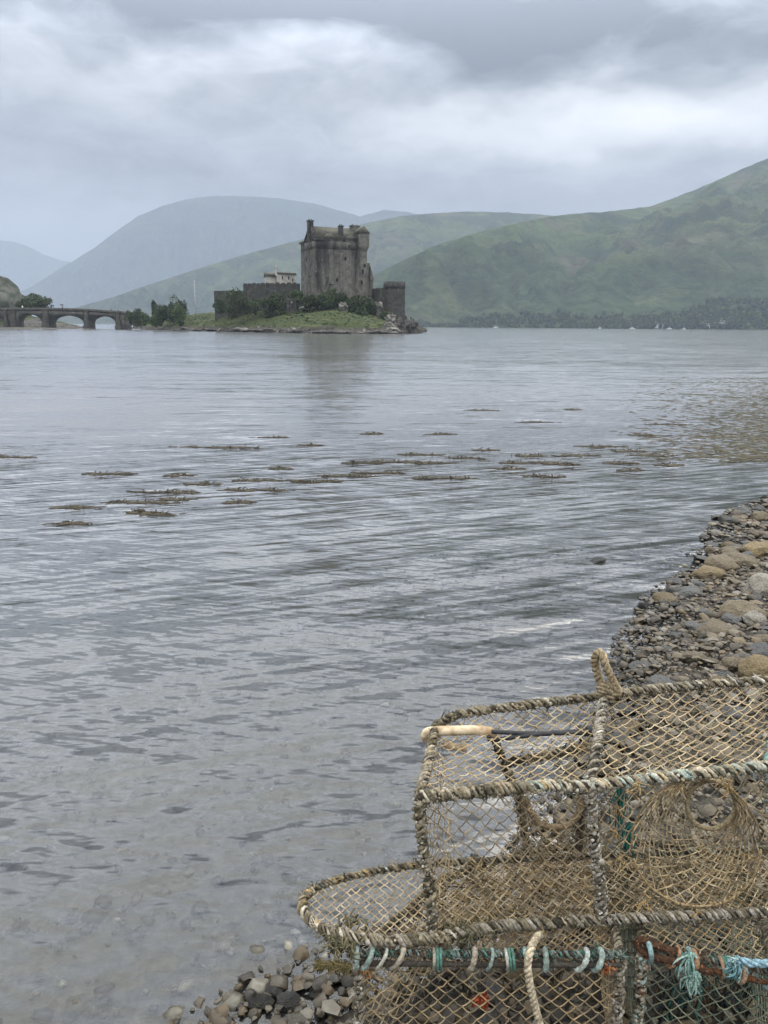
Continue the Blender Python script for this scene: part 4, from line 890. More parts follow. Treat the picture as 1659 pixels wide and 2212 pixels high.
mb = MB(); prism(mb, rect(11.6, 14.75, -.45, 2.7), zk(533), zk(503)); prism(mb, rect(11.75, 14.6, -.3, 2.55), zk(536), zk(533)-.01); prism(mb, rect(11.9, 14.45, -.15, 2.4), zk(541)+.01, zk(536)-.01); tr = mb.build('turret', M['keep'], E)
mb = MB(); gf = rect(11.4, 14.95, -.65, 2.9); gable(mb, gf[1], gf[2], gf[3], gf[0], zk(503)+.003, zk(488)); mb.build('turret_roof', M['slate'], tr)
mb = MB(); prism(mb, rect(LA+.01, LA+1.1, .8, 4.5), 5, zk(566)); prism(mb, rect(LA+1.11, LA+2.1, .6, 4.8), 5, zk(603)); sw = mb.build('stair_wing', M['keep'], E)
mb = MB(); a_, b_ = kp(LA+1.11, .4), kp(LA+2.25, .4); c_, d_ = kp(LA+2.25, 5), kp(LA+1.11, 5)
mb.add([(*a_, zk(603)+.004), (*b_, zk(603)+.004), (*c_, zk(603)+.004), (*d_, zk(603)+.004), (*a_, zk(572)), (*d_, zk(572))], [(0, 1, 2, 3), (1, 2, 5, 4), (0, 3, 5, 4)], [(0, 1, 4), (2, 3, 5)]); mb.build('wing_roof', M['slate'], sw)
def window(a, v, w, h, face=0, parent=E):
    z = zk(v); mb = MB(); pn = MB()
    if face == 0: fr_ = lambda x0, x1, d0, d1: rect(x0, x1, d0, d1)
    else: fr_ = lambda x0, x1, d0, d1: rect(d0, d1, x0, x1)
    off = -.15 if v > 600 else 0
    t_ = .13
    for x0, x1, z0, z1 in ((a-w-t_, a-w, z-h, z+h), (a+w, a+w+t_, z-h, z+h), (a-w-t_, a+w+t_, z+h+.001, z+h+t_), (a-w-t_, a+w+t_, z-h-t_, z-h-.001)): prism(mb, fr_(x0, x1, off-.09, off-.003), z0, z1)
    o = mb.build('window', M['keep'], parent); prism(pn, fr_(a-w+.002, a+w-.002, off-.012, off-.002), z-h+.002, z+h-.002); pn.build('pane', M['glass'], o)
for a, v, w, h in ((5.8, 606, .3, .42), (12.7, 610, .32, .48), (13.1, 586, .28, .55), (13.6, 573, .26, .4), (9.3, 534, .3, .3), (13.3, 522, .3, .35), (2.2, 534, .25, .3), (3.9, 615, .25, .4), (8.2, 560, .25, .4)): window(a, v, w, h)
for b, v in ((3.5, 575), (6.8, 560), (5.2, 600)): window(b, v, .28, .45, 1)
# cream house left of the keep
E = empty('castle_house', (*XY(610, 222), 8), 'small cream house with slate roof and one chimney, left of the keep', 'house')
z6 = lambda v: zat(v, 222, 610)
def fx(u, Y): return XY(u, Y)
mb = MB(); prism(mb, [fx(600, 219), fx(641, 222), fx(641, 230), fx(600, 227)], 6, z6(592)); prism(mb, [fx(575, 218), fx(599.9, 219.5), fx(599.9, 229), fx(575, 227)], 6, z6(598)); mb.build('wall', M['harl'], E)
mb = MB(); gable(mb, fx(601, 218.6), fx(642, 221.6), fx(642, 230.4), fx(601, 227.4), z6(592)+.004, z6(587)); gable(mb, fx(573, 217.6), fx(600.6, 219), fx(600.6, 229.4), fx(573, 227.4), z6(598)+.004, z6(588)); rf = mb.build('roof', M['slate'], E)
mb = MB(); prism(mb, [fx(597, 219.6), fx(602, 219.6), fx(602, 220.8), fx(597, 220.8)], z6(600), z6(581)); prism(mb, [fx(596.4, 219.4), fx(602.6, 219.4), fx(602.6, 221), fx(596.4, 221)], z6(581)+.002, z6(579.5)); x, y = fx(599.5, 220.2); tube(mb, [(x, y, z6(579.5)), (x, y, z6(574))], .13, 8); mb.build('chimney', M['harl'], rf)
for u, v in ((587, 604), (612, 601), (625, 601), (634, 605)):
    x, y = fx(u, 219.2+max(0, (u-600)*.073)); y -= .2 if u < 600 else .12; z = z6(v); mb = MB(); box(mb, x-.34, x+.34, y-.12, y, z-.5, z+.5); o = mb.build('window', M['white'], E); mb = MB(); box(mb, x-.26, x+.26, y-.14, y-.123, z-.42, z+.42); mb.build('pane', M['glass'], o)
# curtain walls
def wall_obj(name, pts, vt, th, label, crenel=0, mt='wall', Yz=212, uz=600):
    mb = MB(); zt = zat(vt, Yz, uz)
    for k in range(len(pts)-1):
        a, b = np.array(pts[k]), np.array(pts[k+1]); d = (b-a)/np.linalg.norm(b-a); nrm = np.array([-d[1], d[0]])*th
        if k: a = a+d*.002
        prism(mb, [tuple(a), tuple(b), tuple(b+nrm), tuple(a+nrm)], 2, zt)
        if crenel:
            L = np.linalg.norm(b-a); n_ = max(2, int(L/1.5))
            for j in range(n_):
                p0 = a+d*(L*j/n_+.12); p1 = p0+d*.85; prism(mb, [tuple(p0), tuple(p1), tuple(p1+nrm*.5), tuple(p0+nrm*.5)], zt+.002, zt+.22+.2*random.random())
    return tag(mb.build(name, M[mt], merge=False), label, 'wall')
wall_obj('curtain_wall', [fx(465, 214), fx(500, 211), fx(536, 212)], 628, 1.2, 'low dark plain castle wall at the left behind the bushes', 0, Yz=212, uz=500)
wall_obj('curtain_wall', [fx(528, 216), fx(585, 211), fx(645, 208)], 613.5, 1.2, 'dark battlemented castle wall below the cream house', 1, Yz=212, uz=580)
wall_obj('curtain_wall', [fx(800, 213), fx(831, 206)], 624, 1.2, 'short link wall between the keep and the corner tower', 1, Yz=207, uz=815)
# corner tower (a low hexagonal bastion)
E = empty('corner_tower', (*fx(851, 206), 3), 'low flat topped stone tower on the rocks at the right end of the castle', 'tower')
cx, cy = fx(851, 207); z8 = lambda v: zat(v, 204, 851); hexa = lambda r_: [(cx+r_*math.cos(R_(63+90*k)), cy+r_*math.sin(R_(63+90*k))) for k in range(4)]
R6 = 3.05
mb = MB(); prism(mb, hexa(R6+.35), -1, z8(690), .0); prism(mb, hexa(R6+.1), z8(690)+.002, z8(623), .02); mb.build('wall', M['tower'], E)
mb = MB(); ring(mb, hexa(R6+.12), hexa(R6-.5), z8(623)+.002, z8(607.5)); mb.build('parapet', M['tower'], E)
# memorial
E = empty('war_memorial', (*fx(631, 199), 4), 'dark stone memorial screen with pointed niche in the shrubs below the castle', 'memorial')
x, y = fx(631, 199); zz = lambda v: zat(v, 199, 631)
mb = MB(); box(mb, x-1.5, x+1.5, y-.3, y+.3, zz(674), zz(671)); box(mb, x-1.15, x-.62, y-.2, y+.2, zz(671)+.002, zz(651)); box(mb, x+.62, x+1.15, y-.2, y+.2, zz(671)+.002, zz(651)); box(mb, x-1.15, x+1.15, y-.2, y+.2, zz(651)+.002, zz(648)); gable(mb, (x-1.15, y-.2), (x+1.15, y-.2), (x+1.15, y+.2), (x-1.15, y+.2), zz(648)+.002, zz(645)); box(mb, x-.618, x+.618, y+.05, y+.2, zz(671)+.002, zz(651)-.002); mb.build('screen', M['wall'], E)
mb = MB(); box(mb, x-.3, x+.3, y-.15, y+.03, zz(655), zz(652.5)); v_, t_ = ico(2); mb.add(v_*np.array([.28, .16, .42])+np.array([x, y-.07, zz(653)]), None, t_); mb.build('carving', M['palecrag'], E)
# flagpole
x, y = fx(424, 225); z0 = ih(x, y)-.3; E = empty('flagpole', (x, y, z0), 'slim white flagpole on the grass left of the castle', 'flagpole')
mb = MB(); tube(mb, [(x, y, z0), (x, y, zat(604, 225, 424))], [.14, .06], 8); mb.build('pole', M['white'], E)
mb = MB(); tube(mb, [(x-.45, y, zat(614, 225, 424)), (x+.45, y, zat(614, 225, 424))], .04, 6); mb.build('crosstree', M['white'], E)
mb = MB(); zt = zat(606, 225, 424); mb.add([(x+.06, y, zt), (x+.30, y+.05, zt-.2), (x+.26, y-.04, zt-1.2), (x+.08, y, zt-1.1), (x+.06, y+.05, zt), (x+.30, y+.1, zt-.2), (x+.26, y+.01, zt-1.2), (x+.08, y+.05, zt-1.1)], [(0, 1, 2, 3), (7, 6, 5, 4), (0, 4, 5, 1), (1, 5, 6, 2), (2, 6, 7, 3), (3, 7, 4, 0)]); mb.build('flag', m_simple('flag_cloth', (.10, .13, .25), (.3, .3, .35), 3), E)

# ------------------------------------------------------------------ trees and bushes
def crown(mb, c, rad, n_, leaf, seed, ncl=14, low=-.5):
    r = np.random.default_rng(seed); cl = r.normal(0, 1, (ncl, 3)); cl /= np.linalg.norm(cl, axis=1)[:, None]; cl *= r.uniform(.35, .95, (ncl, 1)); cl[:, 2] = np.maximum(cl[:, 2], low)
    cr = r.uniform(.22, .46, ncl); k = r.integers(0, ncl, n_); d = r.normal(0, 1, (n_, 3)); d /= np.linalg.norm(d, axis=1)[:, None]
    p = (cl[k]+d*(cr[k]*r.uniform(.3, 1.05, n_)**.5)[:, None])*np.array(rad)+np.array(c)
    a = r.normal(0, 1, (n_, 3)); a /= np.linalg.norm(a, axis=1)[:, None]; b = np.cross(a, r.normal(0, 1, (n_, 3))); b /= np.linalg.norm(b, axis=1)[:, None]
    s = leaf*r.uniform(.6, 1.4, (n_, 1)); v = np.stack([p-a*s, p+b*s*.6, p+a*s, p-b*s*.6], 1).reshape(-1, 3)
    q = np.arange(n_*4).reshape(-1, 4); mb.add(v, q)
def tree(u, vb, vt, w, Y, label, cat='tree', mt='leaf', seed=0, group=None, base=None, n_=2600, name='tree', leaf=.28, ncl=16):
    ptop = P(u, vt, Y); pb_ = P(u, vb, Y); hgt = ptop.z-pb_.z; hw = w/FPX*Y*.5*1.03
    x, y = ptop.x, ptop.y; zb_ = pb_.z if base is None else base
    E = empty(name, (x, y, zb_), label, cat, group)
    mb = MB(); rr = random.Random(seed)
    tube(mb, [(x, y, zb_-.6), (x+.1, y, zb_+hgt*.25), (x, y, zb_+hgt*.6)], [.04*hgt, .03*hgt, .012*hgt], 7)
    for k in range(6):
        a = rr.uniform(0, 6.28); z_ = zb_+hgt*rr.uniform(.15, .45); tube(mb, [(x, y, z_), (x+math.cos(a)*hw*.35, y+math.sin(a)*hw*.35, z_+hgt*.15), (x+math.cos(a)*hw*.7, y+math.sin(a)*hw*.7, z_+hgt*.3)], [.016*hgt, .01*hgt, .005*hgt], 5)
    mb.build('trunk' if cat == 'tree' else 'stem', M['bark'], E)
    mb = MB(); lo = cat == 'bush' or Y < 300; crown(mb, (x, y, zb_+hgt*(.40 if lo else .52)), (hw*.85, hw*.8, hgt*(.54 if lo else .44)), n_, leaf, seed, ncl+(8 if lo else 0), -.95 if lo else -.5); mb.build('crown' if cat == 'tree' else 'foliage', M[mt], E)
T = [(368, 692, 642, 56, 226, 'broad dark tree, largest of the group left of the flagpole', 'tree', 'leaf'), (345, 694, 648, 34, 224, 'dark tree leaning left in the group by the flagpole', 'tree', 'leaf'), (392, 690, 640, 30, 230, 'tree at the right of the group by the flagpole', 'tree', 'leaf'), (386, 698, 655, 30, 219, 'brighter green bush in front of the dark trees', 'bush', 'leaf2'),
     (332, 690, 648, 14, 232, 'slim feathery sapling left of the dark trees', 'tree', 'leaf'), (290, 700, 660, 44, 240, 'round bush at the island end of the bridge', 'bush', 'leaf'), (312, 700, 672, 28, 234, 'low bush between the bridge end and the trees', 'bush', 'leaf2'), (335, 703, 676, 34, 226, 'low bush below the slim sapling', 'bush', 'leaf2'),
     (510, 680, 625, 74, 199, 'big rounded bush in front of the low castle wall', 'bush', 'leaf'), (476, 676, 641, 34, 204, 'smaller bush at the left end of the low castle wall', 'bush', 'leaf'), (583, 675, 630, 62, 203, 'dark bush below the battlemented wall', 'bush', 'leaf'), (607, 676, 628, 40, 201, 'bush immediately left of the memorial', 'bush', 'leaf'), (548, 676, 645, 30, 204, 'low bush between the two big wall bushes', 'bush', 'leaf2'),
     (640, 660, 625, 46, 206, 'bush at the left foot of the keep', 'bush', 'leaf2'), (668, 668, 632, 46, 202, 'bush right of the memorial', 'bush', 'leaf'), (700, 672, 632, 52, 201, 'wide bush under the middle of the keep', 'bush', 'leaf'), (735, 668, 628, 48, 203, 'bush under the keep above the pale outcrop', 'bush', 'leaf'), (768, 676, 630, 50, 201, 'bush under the right half of the keep', 'bush', 'leaf'), (798, 684, 642, 44, 199, 'bush left of the pale rock face', 'bush', 'leaf'), (716, 650, 622, 34, 205, 'small bush against the keep wall', 'bush', 'leaf2'), (780, 692, 664, 40, 196, 'low bush downhill of the keep at right', 'bush', 'leaf'), (832, 692, 668, 24, 197, 'small bush at the foot of the corner tower', 'bush', 'leaf2'), (722, 690, 676, 46, 193, 'low scrub on the grass bank below the pale outcrop', 'bush', 'leaf2'), (762, 700, 684, 44, 186, 'low scrub near the shore right of centre', 'bush', 'leaf2')]
for k, t_ in enumerate(T): tree(*t_, seed=40+k, n_=3400 if t_[3] > 40 else 2000, leaf=.2, name='tree' if t_[6] == 'tree' else 'bush')
tree(69, 668, 631, 84, 268, 'broad round tree on the shore behind the bridge', 'tree', 'leaf', 90, n_=4200, leaf=.3)

# ------------------------------------------------------------------ bridge
def bridge():
    E = empty('bridge', (*fx(130, 255), 0), 'old stone arch footbridge leading to the castle island', 'bridge')
    zb = lambda v, u=150: zat(v, 252, u); bx = lambda u: fx(u, 252)[0]
    dk = lambda u: zb(np.interp(u, [-140, 0, 110, 190, 275], [668, 665, 664.5, 667, 673]), u)+0
    us = np.linspace(-140, 275, 40); y0, y1 = 252, 256.2
    top = [(bx(u), dk(u)-.9) for u in us]
    arches = [(195.5, 249.5, 683), (109.5, 180.5, 681.5), (38.5, 90.5, 679), (-55, 8, 680)]
    bot = [(bx(275), -1.5)]
    for u1, u0, vc in [(a[1], a[0], a[2]) for a in arches]:
        sp = zb(698.5, (u0+u1)/2); cr = zb(vc, (u0+u1)/2); bot.append((bx(u1), -1.5))
        for a in np.linspace(0, PI, 18): bot.append((bx((u0+u1)/2+(u1-u0)/2*math.cos(a)), sp+(cr-sp)*math.sin(a)**.9))
        bot.append((bx(u0), -1.5))
    bot.append((bx(-140), -1.5))
    pol = top+bot; n_ = len(pol); mb = MB()
    mb.poly([(x, y0, z) for x, z in pol][::-1]); mb.poly([(x, y1, z) for x, z in pol])
    mb.add([(x, y0, z) for x, z in pol]+[(x, y1, z) for x, z in pol], [(i, (i+1) % n_, n_+(i+1) % n_, n_+i) for i in range(n_)])
    mb.build('arch_wall', M['bridge'], E, merge=True)
    for yy in (y0-.12, y1-.35):
        mb = MB(); pth = [(bx(u), dk(u)) for u in us]
        for (xa, za), (xb, zb2) in zip(pth[:-1], pth[1:]): mb.add([(xa, yy, za-.9), (xb, yy, zb2-.9), (xb, yy, zb2), (xa, yy, za), (xa, yy+.45, za-.9), (xb, yy+.45, zb2-.9), (xb, yy+.45, zb2), (xa, yy+.45, za)], [(0, 1, 2, 3), (3, 2, 6, 7), (5, 4, 7, 6), (0, 4, 5, 1)])
        mb.build('parapet', M['bridge'], E)
    for u0, u1, full in ((180.5, 195.5, 0), (249.5, 262, 1), (90.5, 109.5, 1), (23, 38.5, 1), (8, 20, 0)):
        a, b = bx(u0), bx(u1); mb = MB(); zt = dk((u0+u1)/2)-.95 if full else zb(690, u0)
        prism(mb, [(a, y0-.004), ((a+b)/2-.5, y0-1.3), ((a+b)/2+.5, y0-1.3), (b, y0-.004)], -1.5, zb(692, u0)); prism(mb, [(a-.25, y0-.005), (a+.2, y0-1.5), (b-.2, y0-1.5), (b+.25, y0-.005)], -1.5, zb(703.5, u0))
        prism(mb, [(a+.35, y0-.006), (a+.6, y0-.75), (b-.6, y0-.75), (b-.35, y0-.006)], zb(692, u0)+.002, dk((u0+u1)/2)-.6)
        mb.build('pier', M['bridge'], E)
bridge()
# mud flat and spit behind the bridge
def mound(name, c, rx, ry, h, mt, kind='structure', seed=0, nseg=60):
    mb = MB(); th = np.linspace(0, 2*PI, nseg, endpoint=False); rs = np.linspace(0, 1, 12); pts = []
    for r_ in rs:
        for t in th:
            k = 1+.18*fbm((math.cos(t)*1.5+seed, math.sin(t)*1.5, 0), 3); x = c[0]+rx*r_*math.cos(t)*k; y = c[1]+ry*r_*math.sin(t)*k
            pts.append((x, y, h*(1-r_**2)*(1+.35*fbm((x*.12, y*.12, seed), 4))-.3*r_))
    q = [(i*nseg+j, i*nseg+(j+1) % nseg, (i+1)*nseg+(j+1) % nseg, (i+1)*nseg+j) for i in range(11) for j in range(nseg)]
    mb.add(pts, q); o = mb.build(name, M[mt], smooth=True); o['kind'] = kind; return o
M['mud'] = m_simple('tidal_mud', (.05, .045, .036), (.09, .08, .062), .8, .8, .05)
x, y = fx(60, 249); mound('mud_flat', (x, y), 34, 7, .45, 'mud', seed=2)
x, y = fx(90, 285); mound('stony_spit', (x, y), 13.5, 9, 2.9, 'crag', seed=3); x, y = fx(20, 300); mound('shore_ground', (x, y), 26, 16, 4.6, 'island', seed=4)
# headland at the far left: a bushy cliff
o = one_rock('headland', 77, 'crag', 5, 1, .2, .25); px = P(-28, 640, 300); o.location = (px.x, px.y, 3); o.scale = (14, 16, 15.5); o.data.materials.clear()
m, n = mat('headland_scrub'); f_ = n.noise(n.coord(), 5, 7, .65); n.principled(n.mix(n.rng(f_, .4, .6), (.035, .042, .03), (.085, .085, .07)), .95, n.bump(f_, .3), .1); o.data.materials.append(m); struct(o)

# ------------------------------------------------------------------ people
def person(p, h, label, cols, seed, face=0.0, umbrella=False, group=None):
    E = empty('person', p, label, 'person', group)
    me = bpy.data.meshes.new('body'); s = h/1.75; st = .09
    J = [(0, 0, .95), (0, 0, 1.2), (0, 0, 1.42), (0, .01, 1.52), (0, .02, 1.64), (0, .015, 1.74), (-.2, 0, 1.40), (-.25, .03, 1.12), (-.22, .12, .9), (.2, 0, 1.40), (.25, .03, 1.12), (.22, .12, .9), (-.09, 0, .9), (-.1, .06, .5), (-.1, st, .06), (-.1, st+.12, .03), (.09, 0, .9), (.1, .0, .5), (.1, -st, .06), (.1, -st+.12, .03)]
    if umbrella: J[10] = (.27, .12, 1.2); J[11] = (.18, .25, 1.4)
    Ed = [(0, 1), (1, 2), (2, 3), (3, 4), (4, 5), (2, 6), (6, 7), (7, 8), (2, 9), (9, 10), (10, 11), (0, 12), (12, 13), (13, 14), (14, 15), (0, 16), (16, 17), (17, 18), (18, 19)]
    Rr = [.15, .14, .17, .06, .10, .08, .08, .055, .04, .08, .055, .04, .10, .07, .05, .04, .10, .07, .05, .04]
    me.from_pydata([(x*s, y*s, z*s) for x, y, z in J], Ed, []); o = bpy.data.objects.new('body', me); COL.objects.link(o); o.parent = E
    md = o.modifiers.new('skin', 'SKIN'); 
    for k, sv in enumerate(me.skin_vertices[0].data): sv.radius = (Rr[k]*s, Rr[k]*s*.8); sv.use_root = k == 0
    o.modifiers.new('sub', 'SUBSURF').render_levels = 1
    m_, n_ = mat('clothing'); z = n_.new('ShaderNodeSeparateXYZ', Vector=n_.coord()).outputs[2]
    c = n_.mix(n_.rng(z, .93*s, .95*s), cols[1], cols[0]); c = n_.mix(n_.rng(z, 1.49*s, 1.51*s), c, (.42, .27, .2)); n_.principled(c, .9); me.materials.append(m_)
    E.rotation_euler = (0, 0, face)
    mb = MB(); v_, t_ = ico(2); v2 = v_.copy(); v2[:, 2] = np.maximum(v2[:, 2], -.1); mb.add(v2*np.array([.115, .125, .12])*s+np.array([0, -.01, 1.69])*s, None, t_); h_ = mb.build('hair', M['bark']); h_.parent = E
    if umbrella:
        mb = MB(); tube(mb, [(.18*s, .25*s, 1.3*s), (.1*s, .2*s, 2.1*s)], .012, 6); k_ = mb.build('umbrella_shaft', M['black']); k_.parent = E
        mb = MB(); N = 16
        ring_ = lambda r_, z_: [(.1*s+r_*math.cos(2*PI*i/N), .2*s+r_*math.sin(2*PI*i/N), z_*s) for i in range(N)]
        rows = [ring_(.02, 2.12), ring_(.3, 2.06), ring_(.52, 1.93), ring_(.62, 1.78), ring_(.60, 1.77), ring_(.5, 1.9), ring_(.3, 2.03), ring_(.02, 2.09)]
        mb.add(sum(rows, []), [(r_*N+i, r_*N+(i+1) % N, (r_+1)*N+(i+1) % N, (r_+1)*N+i) for r_ in range(7) for i in range(N)]); k_ = mb.build('umbrella_canopy', M['black']); k_.parent = E
def bp(u, y=253.8): return (fx(u, y)[0], y, zat(np.interp(u, [-140, 0, 110, 190, 275], [668, 665, 664.5, 667, 673]), 252, u)-.9)
person(bp(52), 1.75, 'person in a white top at the left end of the bridge', ((.7, .7, .7), (.06, .06, .08)), 1, 1.4)
person(bp(138), 1.75, 'person under a black umbrella on the bridge', ((.03, .03, .035), (.025, .025, .03)), 2, 1.57, True)
person(bp(242), 1.75, 'taller person in black walking near the island end of the bridge', ((.03, .03, .035), (.02, .02, .03)), 3, -1.5)
person(bp(257.5), 1.6, 'shorter person in dark blue nearest the island end of the bridge', ((.03, .04, .07), (.02, .02, .025)), 4, -1.4)
person((*fx(887.5, 193), zat(696.5, 193, 888)), 1.6, 'person in black standing on the crag at the island tip, on the left', ((.02, .02, .025), (.02, .02, .02)), 5, 2)
person((*fx(892.5, 193), zat(698, 193, 892)), 1.35, 'child in brown on the crag at the island tip, on the right', ((.06, .04, .03), (.03, .025, .02)), 6, 2)

# ------------------------------------------------------------------ hills
def ridge(name, crest, foot, seed, amp, mt, nu=220, nt=70, back=.45, pw=1.15, z0=-2.):
    cu = np.array([c[0] for c in crest], float); cv = np.array([c[1] for c in crest], float); cy_ = np.array([c[2] for c in crest], float)
    us = np.linspace(cu[0], cu[-1], nu); ts = np.concatenate([np.linspace(0, 1, nt), np.linspace(1, 1+back, 14)[1:]])
    pts = []
    for u in us:
        v = np.interp(u, cu, cv)+1.2*fbm((u*.035, seed, 0), 4)+.6*fbm((u*.13, seed, 3), 3); Yc = np.interp(u, cu, cy_); Yf = np.interp(u, [f[0] for f in foot], [f[1] for f in foot])
        c = P(u, v, Yc); fx_, fy_ = XY(u, Yf)
        for t in ts:
            x = fx_+(c.x-fx_)*t; y = fy_+(c.y-fy_)*t
            if t <= 1: 
                z = z0+(c.z-z0)*t**pw; e = math.sin(PI*t)**.8
                nz = fbm((x*.004, y*.004, seed), 6)+1.1*(abs(fbm((x*.011+3, y*.0035, seed+5), 5))-.25)
                z += amp*(nz+.22*(abs(fbm((x*.03, y*.012, seed+9), 4))-.2))*e*min(1, c.z/120)
                z = min(z, z0+ (H+ (c.z-H)*y/c.y) - z0 - 0.0) if t < 1 else z
                if t < .999: z = min(z, H+(c.z-H)*(y/c.y)*.998)
                z = max(z, z0+ t*1.5)
            else: z = c.z-(t-1)*c.z*1.6
            pts.append((x, y, z))
    nT = len(ts); i = (np.arange(nu-1)[:, None]*nT+np.arange(nT-1)[None]).ravel(); mb = MB(); mb.add(pts, np.stack([i, i+nT, i+nT+1, i+1], 1))
    o = mb.build(name, mt, smooth=True); o['kind'] = 'structure'
    return np.array(pts).reshape(nu, nT, 3)
HA = ridge('hill', [(1090, 707, 1164), (1130, 700, 1164), (1180, 684, 1180), (1240, 668, 1213), (1300, 645, 1246), (1380, 612, 1312), (1450, 583, 1377), (1520, 553, 1443), (1600, 512, 1517), (1659, 478, 1599), (1800, 400, 1722), (2100, 320, 1886)], [(1090, 1131), (1400, 1016), (2100, 861)], 1, 26, m_hill('near_hillside', 1, 1.1), pw=1.25)
HB = ridge('hill', [(640, 700, 1295), (740, 655, 1332), (812, 592, 1369), (884, 556, 1406), (942, 530, 1443), (1010, 508, 1517), (1080, 490, 1591), (1160, 473, 1702), (1230, 462, 1813), (1300, 458, 1924), (1400, 447, 1998), (1450, 430, 2035), (1500, 410, 2072), (1560, 385, 2109), (1600, 366, 2146), (1659, 342, 2220), (1750, 318, 2257), (2000, 330, 2294)], [(640, 1221), (912, 1095), (1200, 1050), (2000, 1036)], 2, 55, m_hill('wooded_hillside', 2), pw=1.0, nu=260, nt=90)
ridge('hill', [(80, 700, 2400), (150, 668, 2400), (250, 640, 2440), (330, 612, 2480), (420, 583, 2520), (520, 552, 2560), (640, 520, 2600), (720, 500, 2640), (800, 480, 2680), (870, 466, 2720), (930, 461, 2760), (1000, 457, 2800), (1080, 458, 2840), (1160, 463, 2880), (1250, 470, 2960), (1400, 490, 3040)], [(80, 2150), (1400, 2050)], 3, 70, m_hill('pale_hillside', 3, 1.15), pw=1.0)
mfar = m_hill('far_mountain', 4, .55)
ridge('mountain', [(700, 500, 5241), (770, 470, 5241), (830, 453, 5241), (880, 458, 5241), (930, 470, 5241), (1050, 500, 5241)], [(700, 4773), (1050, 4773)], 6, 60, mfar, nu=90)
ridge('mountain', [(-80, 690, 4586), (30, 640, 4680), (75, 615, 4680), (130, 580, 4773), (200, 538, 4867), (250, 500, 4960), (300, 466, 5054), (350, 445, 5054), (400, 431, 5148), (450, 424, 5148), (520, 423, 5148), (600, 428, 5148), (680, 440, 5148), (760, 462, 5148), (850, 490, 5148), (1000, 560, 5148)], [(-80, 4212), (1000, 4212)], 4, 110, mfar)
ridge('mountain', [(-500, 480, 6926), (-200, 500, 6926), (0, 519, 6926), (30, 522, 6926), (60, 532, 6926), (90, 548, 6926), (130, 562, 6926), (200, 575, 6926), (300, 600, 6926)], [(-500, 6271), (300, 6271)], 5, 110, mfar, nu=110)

# woods on the lower slopes: far masses of crowns
def wood(name, H_, u_sel, t_sel, n_, hgt, seed, label, dens=None):
    rr = random.Random(seed); mb = MB(); nu, nT, _ = H_.shape; V = [rock_verts(2, seed*9+k, .9, .2, .5) for k in range(6)]; nt = nT-13
    for _ in range(n_):
        iu = rr.uniform(*u_sel)*(nu-1); it = min(1, max(0, rr.uniform(*t_sel)))*(nt-1); a = H_[int(iu), int(it)]; b = H_[min(int(iu)+1, nu-1), min(int(it)+1, nt-1)]; p = a+(b-a)*np.array([rr.random()]*3)
        if dens and fbm((p[0]*.006, p[1]*.006, seed), 4) < dens: continue
        h_ = hgt*rr.uniform(.6, 1.35); v, t = rr.choice(V); th = rr.uniform(0, 6.28); w = h_*rr.uniform(.38, .6)
        q = np.stack([(v[:, 0]*math.cos(th)-v[:, 1]*math.sin(th))*w, (v[:, 0]*math.sin(th)+v[:, 1]*math.cos(th))*w, v[:, 2]*h_*.55], 1); mb.add(q*.62+p+np.array([0, 0, h_*.38]), None, t); crown(mb, p+np.array([0, 0, h_*.42]), (w, w, h_*.5), 64, .085*h_, rr.randrange(10**6), 8, -.8)
    o = mb.build(name, M['wood']); tag(o, label, None, None, 'stuff')
m, n = mat('wood_foliage'); r_ = n.new('ShaderNodeNewGeometry').outputs['Random Per Island']; f_ = n.noise(n.coord(), .35, 5, .7); c = n.ramp(r_, [(0, (.014, .026, .013)), (.5, (.024, .04, .018)), (.75, (.045, .066, .026)), (1, (.085, .115, .042))]); n.principled(n.mix(n.rng(f_, .35, .65), n.mix(.7, c, (.4, .42, .4), 'MULTIPLY'), c), .9, n.bump(f_, 1.2), .1); M['wood'] = m
wood('woodland', HA, (.05, .72), (.01, .17), 1100, 9, 31, 'mixed wood along the foot of the near hill', -.16); wood('woodland', HA, (.38, .75), (.14, .34), 420, 9, 32, 'scattered wood higher on the near hill', .02)
wood('woodland', HB, (.10, .62), (.0, .06), 750, 6.5, 33, 'wood along the far shore')
# individual shore trees that stand out
for k, (u, w, vt, Y, mt) in enumerate(((1190, 30, 684, 1102, 'leaf'), (1262, 34, 686, 1066, 'leaf2'), (1318, 36, 683, 1057, 'leaf'), (1395, 40, 680, 1041, 'leaf'), (1470, 42, 682, 1029, 'leaf2'), (1500, 46, 672, 1025, 'leaf'), (1585, 44, 676, 1008, 'leaf'), (1635, 50, 668, 1000, 'leaf2'))):
    tree(u, 711, vt, w, Y, ['dark tree left of the white roofed shed', 'pale green tree right of the white roofed shed', 'dark tree left of the second yacht', 'dark tree right of the second yacht', 'pale green tree beside the cottages on the far shore', 'tall dark tree right of the twin cottages', 'dark tree just right of the lone cottage', 'tall pale tree at the right frame edge on the far shore'][k], 'tree', mt, 300+k, 'shore trees', n_=900, leaf=1.3, name='shore_tree', ncl=12)
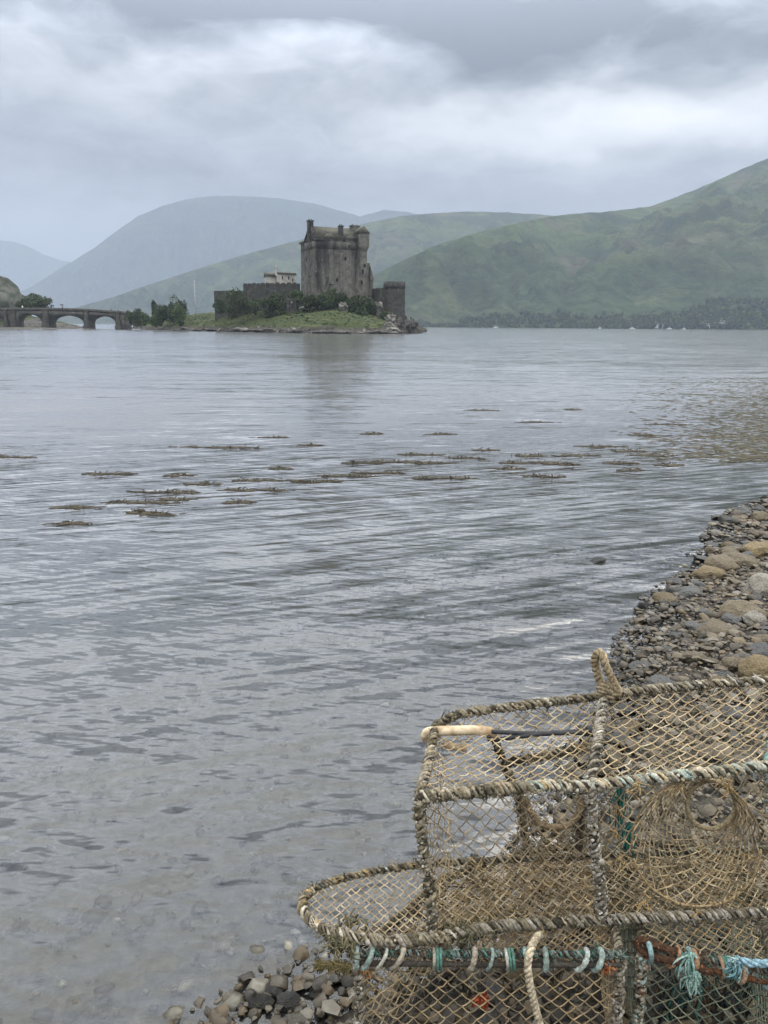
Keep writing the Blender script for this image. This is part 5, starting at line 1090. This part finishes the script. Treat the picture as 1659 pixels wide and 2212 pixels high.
# houses on the far shore
def cottage(u, v, Y, w, h, label, mt='white', name='cottage', rh=.6):
    p = P(u, v, Y); x, y = p.x, p.y; z = max(p.z, .3); E = empty(name, (x, y, z), label, 'house')
    mb = MB(); box(mb, x-w, x+w, y, y+6, z-3, z+h); mb.build('wall', M[mt], E); mb = MB(); gable(mb, (x-w-.3, y-.3), (x+w+.3, y-.3), (x+w+.3, y+6.3), (x-w-.3, y+6.3), z+h+.01, z+h+rh*2.6); rf = mb.build('roof', M['white'] if name == 'shed' else M['slate'], E)
    mb = MB()
    for q in (-.8, .8): box(mb, x+q*w-.4, x+q*w+.4, y+2.6, y+3.4, z+h+rh*2, z+h+rh*2.6+.6)
    if name != 'shed': mb.build('chimney', M['white'], rf)
    for q in (-.5, .5):
        mb = MB(); box(mb, x+q*w-.5, x+q*w+.5, y-.06, y-.01, z+h*.35, z+h*.8); mb.build('window', M['glass'], E)
cottage(1173, 697, 1116, 5.5, 2.2, 'long shed with a bright white roof on the far shore', name='shed', rh=.55)
cottage(1420, 704, 1016, 2.2, 1.9, 'white cottage left of the twin on the far shore'); cottage(1434, 704, 1015, 2.0, 1.8, 'white cottage right of the twin on the far shore'); cottage(1562, 700, 996, 2.6, 2.2, 'lone white cottage among trees towards the right frame edge', 'harl'); cottage(1530, 705, 996, 2, 1.8, 'small grey cottage left of the lone white one', 'harl')
# yachts
def yacht(u, Y, L, hm, label):
    x, y = fx(u, Y); E = empty('yacht', (x, y, 0), label, 'sailing boat', 'yachts moored off the far shore'); mb = MB(); rows = []
    for f in np.linspace(0, 1, 9):
        w = .16*L*math.sin(PI*min(1, .25+f*.75))**.7+.02; zz_ = 1.0+.25*f; xx = x-L/2+L*f; rows.append([(xx, y-w, zz_), (xx, y-w*.7, -.3), (xx, y+w*.7, -.3), (xx, y+w, zz_)])
    mb.add(sum(rows, []), [(r*4+i, r*4+(i+1) % 4, (r+1)*4+(i+1) % 4, (r+1)*4+i) for r in range(8) for i in range(4)]); mb.poly(rows[0]); mb.poly(rows[-1]); mb.build('hull', M['white'], E)
    mb = MB(); prism(mb, [(x-L*.2, y-.9), (x+L*.18, y-.6), (x+L*.18, y+.6), (x-L*.2, y+.9)], 1.1, 1.75, .12); mb.build('cabin', M['white'], E)
    mb = MB(); tube(mb, [(x+L*.06, y, 1), (x+L*.06, y, hm)], [.07, .045], 6); mb.build('mast', M['white'], E); mb = MB(); tube(mb, [(x+L*.06, y, 2.3), (x-L*.36, y, 2.4)], .12, 6); mb.build('boom', M['white'], E)
yacht(1071, 943, 6.3, 11.0, 'twin masted looking yacht leftmost off the far shore'); yacht(1366, 861, 6.3, 11.5, 'white yacht moored off the middle of the near hill'); yacht(1446, 844, 5.6, 11.9, 'yacht moored right below the white cottages'); yacht(1296, 869, 3.5, 6.0, 'small boat moored left of the middle yacht'); yacht(1478, 836, 3.1, 5.1, 'smallest boat, rightmost off the far shore')

# ------------------------------------------------------------------ render settings
S.view_settings.view_transform = 'Standard'; S.view_settings.look = 'None'; S.view_settings.exposure = 0.9; S.view_settings.gamma = 1
S.cycles.use_denoising = True
S.cycles.max_bounces = 8; S.cycles.transparent_max_bounces = 12; S.cycles.volume_bounces = 2; S.cycles.caustics_reflective = False; S.cycles.caustics_refractive = False
S.cycles.sample_clamp_indirect = 6
